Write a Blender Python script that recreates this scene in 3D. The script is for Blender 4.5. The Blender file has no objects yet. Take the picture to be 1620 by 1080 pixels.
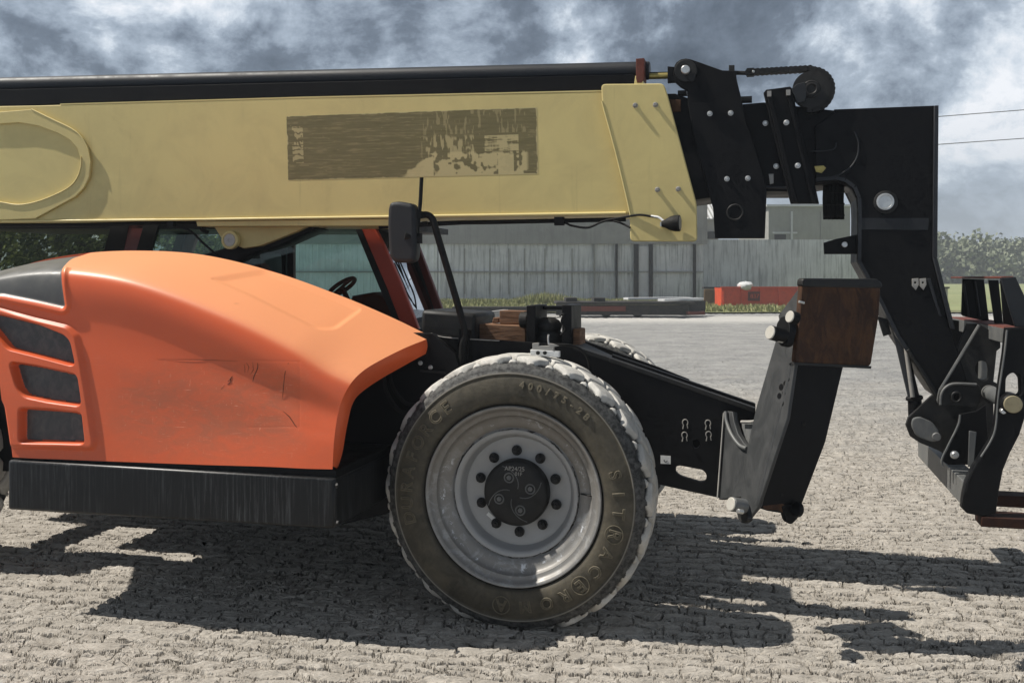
import bpy, math, random
import numpy as np
from mathutils import Vector, Matrix

random.seed(5)
SC = bpy.context.scene
COL = SC.collection
R = math.radians
F, H = 1500.0, 1.73                      # focal length in photo pixels, camera height
A = R(14.6)                              # yaw of the machine
CA, SA = math.cos(A), math.sin(A)
OX, OY = 0.0217, 4.65                    # point of the near front wheel's outer face

# ------------------------------------------------------------ coordinates
def to_local(x, y, z):
    x -= OX; y -= OY
    return Vector((x*CA - y*SA, x*SA + y*CA, z))
def to_world(p):
    return Vector((OX + p[0]*CA + p[1]*SA, OY - p[0]*SA + p[1]*CA, p[2]))
CAM = to_local(0, 0, H)
def ray(px, py):
    x, y, z = (px-810)/F, 1.0, (440-py)/F
    return Vector((x*CA - y*SA, x*SA + y*CA, z))
def P(px, py, v):                        # machine coords of a photo point on the plane v = const
    k = ray(px, py); return CAM + k*((v-CAM.y)/k.y)
def PU(px, py, u):
    k = ray(px, py); return CAM + k*((u-CAM.x)/k.x)
def PD(px, py, D):
    return CAM + ray(px, py)*D
def W(px, py, D):
    return Vector(((px-810)/F*D, D, H + (440-py)/F*D))

class Plane:
    def __init__(s, o, X, Y):
        s.o = Vector(o); s.X = Vector(X).normalized()
        s.N = s.X.cross(Vector(Y)).normalized(); s.Y = s.N.cross(s.X).normalized()
    def hit(s, px, py):
        k = ray(px, py); t = (s.o-CAM).dot(s.N)/k.dot(s.N); return CAM + k*t
    def uv(s, px, py):
        d = s.hit(px, py)-s.o; return (d.dot(s.X), d.dot(s.Y))
def side(v): return Plane((0, v, 0), (1, 0, 0), (0, 0, 1))

# ------------------------------------------------------------ materials
def new_mat(name):
    m = bpy.data.materials.new(name); m.use_nodes = True
    nt = m.node_tree; nt.nodes.clear()
    out = nt.nodes.new('ShaderNodeOutputMaterial'); b = nt.nodes.new('ShaderNodeBsdfPrincipled')
    nt.links.new(b.outputs[0], out.inputs[0])
    return m, nt, b, out
def N(nt, t, **kw):
    n = nt.nodes.new(t)
    for k, v in kw.items():
        if k.startswith('i_'):
            n.inputs[k[2:].replace('_', ' ')].default_value = v
        else: setattr(n, k, v)
    return n
def noise(nt, vec, scale, detail=4, rough=.55, dist=0):
    n = N(nt, 'ShaderNodeTexNoise'); n.inputs['Scale'].default_value = scale
    n.inputs['Detail'].default_value = detail; n.inputs['Roughness'].default_value = rough
    n.inputs['Distortion'].default_value = dist
    if vec is not None: nt.links.new(vec, n.inputs['Vector'])
    return n.outputs['Fac']
def ramp(nt, fac, stops):
    r = N(nt, 'ShaderNodeValToRGB'); e = r.color_ramp.elements
    while len(e) > 1: e.remove(e[-1])
    for i, (p, c) in enumerate(stops):
        if not isinstance(c, (tuple, list)): c = (c, c, c)
        x = e[0] if i == 0 else e.new(p)
        x.position = p; x.color = (*c[:3], 1)
    nt.links.new(fac, r.inputs[0]); return r.outputs[0]
def mix(nt, fac, a, b, mode='MIX'):
    m = N(nt, 'ShaderNodeMix', data_type='RGBA', blend_type=mode)
    for s, v in ((0, fac), (6, a), (7, b)):
        if isinstance(v, (int, float)): m.inputs[s].default_value = v
        elif isinstance(v, (tuple, list)): m.inputs[s].default_value = (*v[:3], 1)
        else: nt.links.new(v, m.inputs[s])
    return m.outputs[2]
def math_(nt, op, a, b=0.0, c=None):
    m = N(nt, 'ShaderNodeMath', operation=op)
    for i, v in enumerate((a, b, c)):
        if v is None: continue
        if isinstance(v, (int, float)): m.inputs[i].default_value = v
        else: nt.links.new(v, m.inputs[i])
    return m.outputs[0]
def objco(nt, scale=(1, 1, 1)):
    t = N(nt, 'ShaderNodeTexCoord'); m = N(nt, 'ShaderNodeMapping')
    m.inputs['Scale'].default_value = scale
    nt.links.new(t.outputs['Object'], m.inputs[0]); return m.outputs[0]
def bump(nt, b, h, strength, dist=.01):
    n = N(nt, 'ShaderNodeBump'); n.inputs['Strength'].default_value = strength
    n.inputs['Distance'].default_value = dist
    nt.links.new(h, n.inputs['Height']); nt.links.new(n.outputs[0], b.inputs['Normal'])

def paint(name, base, rough=.45, metal=0.0, dirt=(.16, .14, .11), dirt_amt=.3, scale=3.0, var=.15,
          stretch=(1, 1, 1), bumps=.1, chips=None, coat=0.0, spec=.5):
    """worn painted metal: tone drift, dusty film, fine grain, optional chips"""
    m, nt, b, out = new_mat(name); co = objco(nt, stretch)
    big = noise(nt, co, scale, 5, .6, .4); fine = noise(nt, co, scale*22, 3, .6)
    lo = tuple(c*(1-var) for c in base); hi = tuple(min(1, c*(1+var)) for c in base)
    c = mix(nt, big, lo, hi)
    film = ramp(nt, noise(nt, co, scale*2.3, 7, .68, .8), [(.42, 0.0), (.72, 1.0)])
    c = mix(nt, math_(nt, 'MULTIPLY', film, dirt_amt), c, dirt)
    if chips:
        ch = ramp(nt, noise(nt, co, scale*11, 6, .7, .3), [(chips[0], 0.0), (chips[0]+.03, 1.0)])
        c = mix(nt, ch, c, chips[1])
    nt.links.new(c, b.inputs['Base Color'])
    rr = math_(nt, 'ADD', math_(nt, 'MULTIPLY', film, .18), rough)
    rr = math_(nt, 'ADD', math_(nt, 'MULTIPLY', fine, .12), rr)
    nt.links.new(rr, b.inputs['Roughness']); b.inputs['Metallic'].default_value = metal
    if coat: b.inputs['Coat Weight'].default_value = coat
    b.inputs['Specular IOR Level'].default_value = spec
    bump(nt, b, fine, bumps, .002)
    return m

M = {}
M['cream'] = paint('cream_paint', (.68, .555, .225), .42, dirt=(.42, .33, .15), dirt_amt=.35, scale=1.3, var=.07, bumps=.06)
M['cream2'] = paint('cream_edge_paint', (.74, .61, .26), .4, dirt=(.42, .33, .15), dirt_amt=.2, scale=2, var=.05)
M['black'] = paint('black_paint', (.0035, .0035, .0042), .42, dirt=(.012, .012, .012), dirt_amt=.35, scale=2.5, bumps=.12, spec=.16)
M['blackd'] = paint('dusty_black_paint', (.010, .010, .010), .45, dirt=(.06, .056, .05), dirt_amt=.4, scale=4, bumps=.2, spec=.3)
M['tube'] = paint('charcoal_tube_paint', (.016, .018, .022), .42, dirt=(.03, .03, .03), dirt_amt=.2, scale=2, spec=.35)
M['grey'] = paint('scuffed_grey_steel', (.11, .115, .115), .42, metal=.2, dirt=(.26, .25, .23), dirt_amt=.5, scale=5, stretch=(1, 1, .5), bumps=.3)
M['leg_lit'] = paint('scuffed_leg_paint_lit', (.035, .037, .038), .42, metal=.1, dirt=(.09, .09, .088), dirt_amt=.4, scale=5, stretch=(1, 1, .6), bumps=.3, chips=(.66, (.012, .012, .012)))  # paler than the black leg: light on its sunward faces is painted in
M['darkrust'] = paint('dark_rust_steel', (.028, .012, .009), .7, dirt=(.075, .034, .02), dirt_amt=.5, scale=6, bumps=.4, spec=.2)
M['greyl'] = paint('dusty_light_steel', (.30, .29, .27), .5, metal=.2, dirt=(.45, .42, .37), dirt_amt=.6, scale=6, bumps=.3)
M['chrome'] = paint('zinc_bolt', (.62, .62, .60), .28, metal=.85, dirt=(.3, .28, .25), dirt_amt=.3, scale=20)
M['pinface'] = paint('pale_pin_face', (.50, .48, .43), .4, metal=.1, dirt=(.4, .37, .3), dirt_amt=.4, scale=25)
M['brass'] = paint('gold_plated_rod', (.45, .36, .12), .3, metal=.7, dirt=(.1, .08, .05), dirt_amt=.4, scale=8)
M['rust'] = paint('rusty_brown_steel', (.040, .021, .014), .7, dirt=(.125, .062, .030), dirt_amt=.8, scale=6.5, var=.5, spec=.2, stretch=(1, 1, .45), bumps=.6, chips=(.68, (.008, .008, .008)))
M['rustred'] = paint('rust_red_steel', (.13, .03, .018), .65, dirt=(.06, .03, .02), dirt_amt=.6, scale=6, bumps=.4)
M['red'] = paint('red_cab_paint', (.42, .05, .02), .35, dirt=(.2, .05, .03), dirt_amt=.2, scale=2)
M['dkred'] = paint('dark_red_paint', (.11, .012, .008), .35, dirt_amt=.1)
M['rubber'] = paint('black_rubber', (.006, .006, .006), .6, dirt=(.04, .037, .034), dirt_amt=.3, scale=6, spec=.25)
M['mirror'] = paint('black_grained_plastic', (.013, .015, .018), .45, dirt=(.03, .03, .03), dirt_amt=.3, scale=6, bumps=.2, spec=.35)
M['shaftend'] = paint('dull_tan_steel', (.30, .26, .16), .5, metal=.2, dirt=(.15, .12, .08), dirt_amt=.4, scale=20)
M['wire'] = paint('weathered_wire', (.16, .17, .18), .6)
M['white'] = paint('white_label', (.75, .75, .73), .6, dirt=(.5, .5, .48), dirt_amt=.3, scale=20)
M['wood'] = None

def streaks(m, col, amt, lo=.60):
    nt = m.node_tree; b = [n for n in nt.nodes if n.type == 'BSDF_PRINCIPLED'][0]; src = b.inputs['Base Color'].links[0].from_socket
    st = ramp(nt, noise(nt, objco(nt, (16, 16, .9)), 1.0, 8, .7, .4), [(lo, 0.0), (lo+.14, 1.0)])
    gr = ramp(nt, noise(nt, objco(nt, (1, 1, 1)), 30, 8, .8), [(.64, 0.0), (.70, 1.0)])
    c = mix(nt, math_(nt, 'MULTIPLY', st, amt), src, col); c = mix(nt, math_(nt, 'MULTIPLY', gr, amt*1.6), c, tuple(x*.5 for x in col))
    nt.links.new(c, b.inputs['Base Color'])
streaks(M['cream'], (.30, .23, .10), .30)
def hood_mat():
    m, nt, b, out = new_mat('orange_plastic_lit_top'); co = objco(nt)
    big = noise(nt, co, 1.6, 5, .6, .3)
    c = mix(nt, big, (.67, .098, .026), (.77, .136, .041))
    fa = N(nt, 'ShaderNodeAttribute', attribute_name='lit_top')
    c = mix(nt, fa.outputs['Fac'], c, (.90, .36, .165))  # peach tone paints sunlight onto the upward faces
    at = N(nt, 'ShaderNodeAttribute', attribute_name='scuff')
    sc = ramp(nt, noise(nt, objco(nt, (1, 1, 2.2)), 7, 8, .7, 1.0), [(.38, 0.0), (.62, 1.0)])
    f = math_(nt, 'MULTIPLY', at.outputs['Fac'], math_(nt, 'ADD', math_(nt, 'MULTIPLY', sc, .6), .4))
    c = mix(nt, math_(nt, 'MULTIPLY', f, .62), c, (.30, .12, .065))
    # fine scratches
    w = noise(nt, objco(nt, (6, 6, 90)), 2.2, 6, .75, .6); w2 = noise(nt, objco(nt, (70, 70, 9)), 1.5, 6, .75, .6)
    s1 = ramp(nt, w, [(.62, 0.0), (.66, 1.0)]); s2 = ramp(nt, w2, [(.63, 0.0), (.67, 1.0)])
    s = math_(nt, 'MULTIPLY', math_(nt, 'MAXIMUM', s1, s2), math_(nt, 'ADD', math_(nt, 'MULTIPLY', at.outputs['Fac'], .6), .05))
    c = mix(nt, s, c, (.85, .45, .3))
    nt.links.new(c, b.inputs['Base Color'])
    nt.links.new(math_(nt, 'ADD', math_(nt, 'MULTIPLY', f, .2), .40), b.inputs['Roughness'])
    b.inputs['Coat Weight'].default_value = .0
    bump(nt, b, noise(nt, co, 60, 3), .05, .002)
    return m
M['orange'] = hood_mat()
M['hoodcap'] = paint('matt_grey_plastic', (.10, .10, .095), .36, dirt=(.19, .18, .165), dirt_amt=.5, scale=4, bumps=.1)
M['vent'] = paint('dark_vent_mesh', (.040, .040, .038), .30, dirt=(.13, .12, .105), dirt_amt=.8, scale=9, stretch=(1, 1, .7), bumps=.25)

def skirt_mat():
    m, nt, b, out = new_mat('scratched_black_steel'); co = objco(nt)
    c = mix(nt, noise(nt, co, 2, 5), (.005, .0055, .006), (.010, .011, .012))
    st = ramp(nt, noise(nt, objco(nt, (55, 55, 2.2)), 1.2, 6, .75, .3), [(.50, 0.0), (.68, 1.0)])
    st = math_(nt, 'MULTIPLY', st, ramp(nt, noise(nt, co, 2.1, 3), [(.35, .1), (.65, .75)]))
    c = mix(nt, st, c, (.11, .115, .12)); b.inputs['Specular IOR Level'].default_value = .3
    nt.links.new(c, b.inputs['Base Color'])
    nt.links.new(math_(nt, 'ADD', math_(nt, 'MULTIPLY', st, .3), .34), b.inputs['Roughness'])
    bump(nt, b, noise(nt, co, 50, 3), .1, .002); return m
M['skirt'] = skirt_mat()

def wood_mat():
    m, nt, b, out = new_mat('weathered_timber'); co = objco(nt, (1, 1, 9))
    g = noise(nt, co, 5, 8, .7, 1.2)
    c = ramp(nt, g, [(.3, (.05, .022, .010)), (.55, (.20, .10, .05)), (.75, (.36, .22, .13))])
    nt.links.new(c, b.inputs['Base Color']); b.inputs['Roughness'].default_value = .85
    bump(nt, b, g, .7, .01); return m
M['wood'] = wood_mat()

def radial(nt):
    t = N(nt, 'ShaderNodeTexCoord'); s = N(nt, 'ShaderNodeSeparateXYZ'); nt.links.new(t.outputs['Object'], s.inputs[0])
    x2 = math_(nt, 'MULTIPLY', s.outputs[0], s.outputs[0]); z2 = math_(nt, 'MULTIPLY', s.outputs[2], s.outputs[2])
    return math_(nt, 'SQRT', math_(nt, 'ADD', x2, z2)), s, t.outputs['Object']
def tyre_mat():
    m, nt, b, out = new_mat('dusty_worn_tyre'); r, s, co = radial(nt)
    n = noise(nt, co, 9, 8, .7, .5); n2 = noise(nt, co, 38, 6, .7)
    side_c = mix(nt, ramp(nt, n, [(.3, 0.0), (.7, 1.0)]), (.030, .026, .017), (.105, .090, .062))
    sh_c = mix(nt, ramp(nt, n2, [(.40, 0.0), (.62, 1.0)]), (.014, .014, .014), (.095, .095, .09))
    rn = math_(nt, 'ADD', r, math_(nt, 'MULTIPLY', math_(nt, 'SUBTRACT', n2, .5), .008))
    f1 = ramp(nt, math_(nt, 'MULTIPLY', math_(nt, 'SUBTRACT', rn, .608), 70), [(0.0, 0.0), (.5, 1.0)])
    c = mix(nt, f1, side_c, sh_c)
    ri = ramp(nt, math_(nt, 'MULTIPLY', math_(nt, 'SUBTRACT', rn, .448), 40), [(0.0, (.009, .008, .007)), (.9, (1, 1, 1))])
    c = mix(nt, 1.0, c, ri, 'MULTIPLY')
    rid_ = ramp(nt, math_(nt, 'MULTIPLY', math_(nt, 'ABSOLUTE', math_(nt, 'SUBTRACT', r, .6065)), 100), [(.22, 1.0), (.42, 0.0)])
    c = mix(nt, math_(nt, 'MULTIPLY', rid_, .6), c, (.30, .28, .24))
    at = N(nt, 'ShaderNodeAttribute', attribute_name='tread')
    dust = mix(nt, ramp(nt, n, [(.3, 0.0), (.7, 1.0)]), (.40, .385, .35), (.64, .62, .575))
    tm = ramp(nt, math_(nt, 'ADD', at.outputs['Fac'], math_(nt, 'MULTIPLY', math_(nt, 'SUBTRACT', n2, .5), .35)), [(.35, 0.0), (.60, 1.0)])
    c = mix(nt, tm, c, dust)
    nt.links.new(c, b.inputs['Base Color']); b.inputs['Roughness'].default_value = .72
    hb = math_(nt, 'ADD', n2, math_(nt, 'MULTIPLY', n, .6))
    bump(nt, b, hb, .45, .006); return m
M['tyre'] = tyre_mat()
M['letter'] = paint('moulded_rubber_letter', (.16, .14, .10), .75, dirt=(.06, .05, .034), dirt_amt=.6, scale=12, spec=.3)
def rim_mat():
    m, nt, b, out = new_mat('chipped_grey_rim'); r, s, co = radial(nt)
    n = noise(nt, co, 16, 8, .72, .6); g = noise(nt, co, 4, 5, .6)
    c = mix(nt, g, (.28, .28, .275), (.42, .42, .415))
    # worn band between the flange and the disc
    band = ramp(nt, r, [(.325, 0.0), (.335, 1.0), (.435, 1.0), (.44, .6)])
    w = ramp(nt, n, [(.36, 0.0), (.50, .8)])
    c = mix(nt, math_(nt, 'MULTIPLY', band, w), c, (.21, .20, .185))
    w2 = ramp(nt, noise(nt, co, 19, 9, .75, .9), [(.585, 0.0), (.61, 1.0)])
    b2 = ramp(nt, r, [(.345, 0.0), (.352, 1.0), (.385, 1.0), (.392, 0.0)])
    c = mix(nt, math_(nt, 'MULTIPLY', b2, w2), c, (.66, .68, .70))
    top = ramp(nt, math_(nt, 'MULTIPLY', math_(nt, 'ADD', s.outputs[2], .1), 2.5), [(0.0, 0.0), (1.0, 1.0)])
    c = mix(nt, math_(nt, 'MULTIPLY', math_(nt, 'MULTIPLY', band, top), .6), c, (.20, .175, .14))
    rn = math_(nt, 'ADD', r, math_(nt, 'MULTIPLY', math_(nt, 'SUBTRACT', n, .5), .03))
    crack = ramp(nt, math_(nt, 'MULTIPLY', math_(nt, 'ABSOLUTE', math_(nt, 'SUBTRACT', rn, .322)), 60), [(.10, 1.0), (.22, 0.0)])
    crack = math_(nt, 'MULTIPLY', crack, ramp(nt, noise(nt, co, 9, 4), [(.42, 0.0), (.52, 1.0)]))
    c = mix(nt, crack, c, (.03, .025, .02))
    spots = ramp(nt, noise(nt, co, 45, 5, .7), [(.71, 0.0), (.74, 1.0)])
    c = mix(nt, spots, c, (.03, .025, .02))
    nt.links.new(c, b.inputs['Base Color'])
    b.inputs['Metallic'].default_value = .30
    nt.links.new(math_(nt, 'ADD', math_(nt, 'MULTIPLY', n, .4), .30), b.inputs['Roughness'])
    bump(nt, b, n, .25, .003); return m
M['rim'] = rim_mat()

def glass_mat(name, tint, rough=.02, ior=1.5):
    m, nt, b, out = new_mat(name); nt.nodes.remove(b)
    t = N(nt, 'ShaderNodeBsdfTransparent'); t.inputs[0].default_value = (*tint, 1)
    g = N(nt, 'ShaderNodeBsdfGlossy'); g.inputs['Roughness'].default_value = rough
    fr = N(nt, 'ShaderNodeFresnel'); fr.inputs[0].default_value = ior
    x = N(nt, 'ShaderNodeMixShader')
    nt.links.new(fr.outputs[0], x.inputs[0]); nt.links.new(t.outputs[0], x.inputs[1]); nt.links.new(g.outputs[0], x.inputs[2])
    nt.links.new(x.outputs[0], out.inputs[0]); return m
M['glass'] = glass_mat('green_tinted_glass', (.66, .80, .77))
M['glassd'] = glass_mat('dark_tinted_glass', (.62, .66, .60), ior=1.18)
M['glassw'] = glass_mat('clear_windscreen_glass', (.80, .88, .90))

# ------------------------------------------------------------ mesh helpers
def mesh_obj(name, verts, faces, mat, parent=None, smooth=None):
    me = bpy.data.meshes.new(name)
    me.from_pydata([tuple(v) for v in verts], [], faces); me.update()
    o = bpy.data.objects.new(name, me); COL.objects.link(o)
    if mat: me.materials.append(mat)
    if parent: o.parent = parent
    if smooth is not None:
        me.polygons.foreach_set('use_smooth', [True]*len(me.polygons))
        if smooth < 180: me.set_sharp_from_angle(angle=R(smooth))
    return o
class MB:
    """collects shapes into one mesh"""
    def __init__(s): s.v = []; s.f = []
    def add(s, v, f):
        n = len(s.v); s.v += [Vector(x) for x in v]; s.f += [tuple(i+n for i in q) for q in f]; return s
    def hexa(s, a, b):                    # two quads a (near) and b (far) with matching corners
        return s.add(list(a)+list(b), [(0, 1, 2, 3), (7, 6, 5, 4), (4, 5, 1, 0), (5, 6, 2, 1), (6, 7, 3, 2), (7, 4, 0, 3)])
    def box(s, c, sz, rot=None):
        c = Vector(c); h = Vector(sz)/2
        q = [Vector((sx*h.x, sy*h.y, sz_*h.z)) for sy in (-1, 1) for sx, sz_ in ((-1, -1), (1, -1), (1, 1), (-1, 1))]
        if rot is not None: q = [rot @ x for x in q]
        q = [x+c for x in q]; return s.hexa(q[:4], q[4:])
    def tube(s, pts, r, n=12, cap=True, closed=False):
        pts = [Vector(p) for p in pts]; rs = r if isinstance(r, (list, tuple)) else [r]*len(pts)
        L = len(pts); rings = []; up = None
        for i, p in enumerate(pts):
            if closed: t = (pts[(i+1) % L]-pts[i-1]).normalized()
            else: t = (pts[min(i+1, L-1)]-pts[max(i-1, 0)]).normalized()
            if up is None:
                up = t.orthogonal().normalized()
            up = (up - t*up.dot(t)).normalized(); w = t.cross(up)
            rings.append([p + (up*math.cos(2*math.pi*k/n) + w*math.sin(2*math.pi*k/n))*rs[i] for k in range(n)])
        v = [x for q in rings for x in q]; f = []
        m_ = L if closed else L-1
        for i in range(m_):
            j = (i+1) % L
            for k in range(n):
                f.append((i*n+k, i*n+(k+1) % n, j*n+(k+1) % n, j*n+k))
        if cap and not closed:
            f.append(tuple(range(n-1, -1, -1))); f.append(tuple((L-1)*n+k for k in range(n)))
        return s.add(v, f)
    def lathe(s, o, axis, prof, n=48, ref=None):      # prof: (r, h) along axis
        o = Vector(o); ax = Vector(axis).normalized(); x = ax.orthogonal().normalized() if ref is None else Vector(ref); y = ax.cross(x)
        v = []; f = []; L = len(prof)
        for r_, h in prof:
            for k in range(n):
                a = 2*math.pi*k/n; v.append(o + ax*h + (x*math.cos(a)+y*math.sin(a))*r_)
        for i in range(L-1):
            for k in range(n):
                f.append((i*n+k, i*n+(k+1) % n, (i+1)*n+(k+1) % n, (i+1)*n+k))
        if prof[0][0] > 1e-6: f.append(tuple(range(n-1, -1, -1)))
        if prof[-1][0] > 1e-6: f.append(tuple((L-1)*n+k for k in range(n)))
        return s.add(v, f)
    def build(s, name, mat, parent=None, smooth=35, bevel=0):
        o = mesh_obj(name, s.v, s.f, mat, parent, smooth)
        if bevel:
            b = o.modifiers.new('b', 'BEVEL'); b.width = bevel; b.segments = 2; b.limit_method = 'ANGLE'; b.angle_limit = R(40)
        return o

def flat_mesh(loops, th, bev=.004, res=1):
    """2D outline with holes -> extruded, edge-rounded mesh from z=0 to z=-th"""
    cu = bpy.data.curves.new('outline', 'CURVE'); cu.dimensions = '2D'; cu.fill_mode = 'BOTH'
    bev = min(bev, th*.45)
    cu.extrude = th/2-bev; cu.bevel_depth = bev; cu.offset = -bev; cu.bevel_resolution = res
    for lp in loops:
        sp = cu.splines.new('POLY'); sp.points.add(len(lp)-1); sp.use_cyclic_u = True
        for i, (x, y) in enumerate(lp): sp.points[i].co = (x, y, 0, 1)
    o = bpy.data.objects.new('outline', cu)
    me = bpy.data.meshes.new_from_object(o)
    bpy.data.objects.remove(o); bpy.data.curves.remove(cu)
    return me
def prism(name, pl, pts, th, mat, parent, bev=.004, holes=(), off=0.0, res=1, smooth=40):
    """outline in photo points on plane pl, extruded away from the camera"""
    if not isinstance(pl, Plane): pl = side(pl)
    loops = [[pl.uv(*p) for p in lp] for lp in (pts, *holes)]
    me = flat_mesh(loops, th, bev, res); me.name = name
    for v in me.vertices:
        v.co = pl.o + pl.X*v.co.x + pl.Y*v.co.y + pl.N*(v.co.z - th/2 + off)
    me.materials.clear(); me.materials.append(mat)
    me.polygons.foreach_set('use_smooth', [True]*len(me.polygons)); me.set_sharp_from_angle(angle=R(smooth))
    o = bpy.data.objects.new(name, me); COL.objects.link(o); o.parent = parent
    return o
def rnd(pts, r=6, n=5):
    """round the corners of a pixel outline"""
    out = []; L = len(pts)
    for i in range(L):
        a, b, c = Vector(pts[i-1]), Vector(pts[i]), Vector(pts[(i+1) % L])
        d1, d2 = (a-b), (c-b); k = min(r, d1.length*.45, d2.length*.45)
        p, q = b+d1.normalized()*k, b+d2.normalized()*k
        for j in range(n+1):
            t = j/n; out.append(tuple(p*(1-t)**2 + b*2*t*(1-t) + q*t*t))
    return out
def circ(cx, cy, r, n=24, ry=None):
    ry = ry or r
    return [(cx+r*math.cos(2*math.pi*k/n), cy+ry*math.sin(2*math.pi*k/n)) for k in range(n)]
def cyl(name, p, q, r, mat, parent, n=24, bevel=.15, tip=None):
    p, q = Vector(p), Vector(q); L = (q-p).length; b = min(r*bevel, L*.3)
    mb = MB().lathe(p, q-p, [(0, 0), (r-b, 0), (r, b), (r, L-b), (r-b, L), (0, L)], n)
    return mb.build(name, mat, parent)
def bolt(px, py, v, parent, r=.016, name='bolt', mat=None, h=.014):
    p = P(px, py, v)
    mb = MB().lathe(p, (0, -1, 0), [(r*1.25, -.002), (r*1.25, .003), (r*.95, .004), (r*.95, h*.7), (r*.7, h), (0, h)], 14)
    return mb.build(name, mat or M['chrome'], parent)
def wire(name, pts, r, mat, parent, n=8, samples=8):
    pts = [Vector(p) for p in pts]; out = []
    for i in range(len(pts)-1):
        p0, p1, p2, p3 = pts[max(i-1, 0)], pts[i], pts[i+1], pts[min(i+2, len(pts)-1)]
        for j in range(samples):
            t = j/samples
            out.append(.5*((2*p1)+(-p0+p2)*t+(2*p0-5*p1+4*p2-p3)*t*t+(-p0+3*p1-3*p2+p3)*t**3))
    out.append(pts[-1])
    return MB().tube(out, r, n).build(name, mat, parent, 60)
def text_mesh(s, size, extrude=.002):
    cu = bpy.data.curves.new('t', 'FONT'); cu.body = s; cu.size = size; cu.extrude = extrude; cu.align_x = 'CENTER'; cu.align_y = 'CENTER'
    o = bpy.data.objects.new('t', cu); COL.objects.link(o); bpy.context.view_layer.update()
    me = bpy.data.meshes.new_from_object(o.evaluated_get(bpy.context.evaluated_depsgraph_get()))
    bpy.data.objects.remove(o); bpy.data.curves.remove(cu); return me
def tag(o, label=None, cat=None, group=None, kind=None):
    for k, v in (('label', label), ('category', cat), ('group', group), ('kind', kind)):
        if v: o[k] = v
    return o
def empty(name, loc, rz=0, parent=None):
    o = bpy.data.objects.new(name, None); COL.objects.link(o); o.location = loc; o.rotation_euler = (0, 0, rz)
    o.empty_display_size = .2
    if parent: o.parent = parent
    return o

# =====================================================================  THE MACHINE
T = empty('telehandler', (OX, OY, 0), -A)
tag(T, 'big telehandler with cream boom, orange engine hood and black front frame', 'telehandler')

# ---------------------------------------------------------------- wheels
def tyre_mesh():
    # side profile (r, v): v=0 is the outermost face of the near sidewall
    prof = [(.440, .060), (.447, .040), (.458, .018), (.480, .006), (.520, .000), (.560, .004), (.590, .012),
            (.600, .016), (.604, .010), (.609, .010), (.613, .017), (.626, .021), (.638, .027), (.648, .038), (.653, .052)]
    NT = 22*28; Wd = .42; rows = []
    th = np.linspace(0, 2*math.pi, NT, endpoint=False)
    for r_, v_ in prof: rows.append((np.full(NT, r_), np.full(NT, v_), np.zeros(NT)))
    ws = np.linspace(.056, Wd-.056, 60)
    cells = 22
    for w in ws:
        s = (w-.056)/(Wd-.112)
        crown = .684 - .009*(2*s-1)**2
        # staggered block lattice
        X = th/(2*math.pi)*cells; Y = (s*3.0) - .0
        wob = .10*np.sin(X*2*math.pi*1.0+Y*3)
        best = np.full(NT, 9.0); sec = np.full(NT, 9.0)
        for j in range(-1, 5):
            sh = .5*(j % 2)
            for k in (-1, 0, 1):
                cx = np.round(X-sh)+k+sh; cy = j+.5
                d = np.sqrt(((X-cx)*1.05+wob*.4)**2*1.0 + ((Y-cy)*.62)**2)
                lo = d < best
                sec = np.where(lo, best, np.minimum(sec, d)); best = np.where(lo, d, best)
        e = (sec-best)
        g = np.clip((e-.085-.07*np.clip(1-min(s, 1-s)/.2, 0, 1))/.08, 0, 1); g = g*g*(3-2*g)
        dome = np.clip(1-best*1.1, 0, 1)*.006
        hgt = crown - .038*(1-g) + dome*1.6*g
        edge = min(s, 1-s)
        if edge < .05: hgt = hgt - (.05-edge)/.05*.010
        rows.append((hgt, np.full(NT, w), np.clip(g, .0, 1)))
    for (r_, v_) in reversed(prof): rows.append((np.full(NT, r_), np.full(NT, Wd-v_), np.zeros(NT)))
    V = np.zeros((len(rows), NT, 3)); att = np.zeros((len(rows), NT))
    for i, (r_, v_, a_) in enumerate(rows):
        V[i, :, 0] = r_*np.cos(th); V[i, :, 2] = r_*np.sin(th); V[i, :, 1] = v_; att[i] = a_
    # flatten slightly where it stands on the ground
    z = V[:, :, 2]; low = -.640; V[:, :, 2] = np.where(z < low, low+(z-low)*.35, z)
    L = len(rows); f = []
    for i in range(L-1):
        for k in range(NT):
            k2 = (k+1) % NT
            f.append((i*NT+k, i*NT+k2, (i+1)*NT+k2, (i+1)*NT+k))
    me = bpy.data.meshes.new('tyre'); me.from_pydata(V.reshape(-1, 3).tolist(), [], f); me.update()
    at = me.attributes.new('tread', 'FLOAT', 'POINT'); at.data.foreach_set('value', att.reshape(-1).astype('f'))
    me.polygons.foreach_set('use_smooth', [True]*len(me.polygons))
    me.materials.append(M['tyre']); return me

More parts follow.
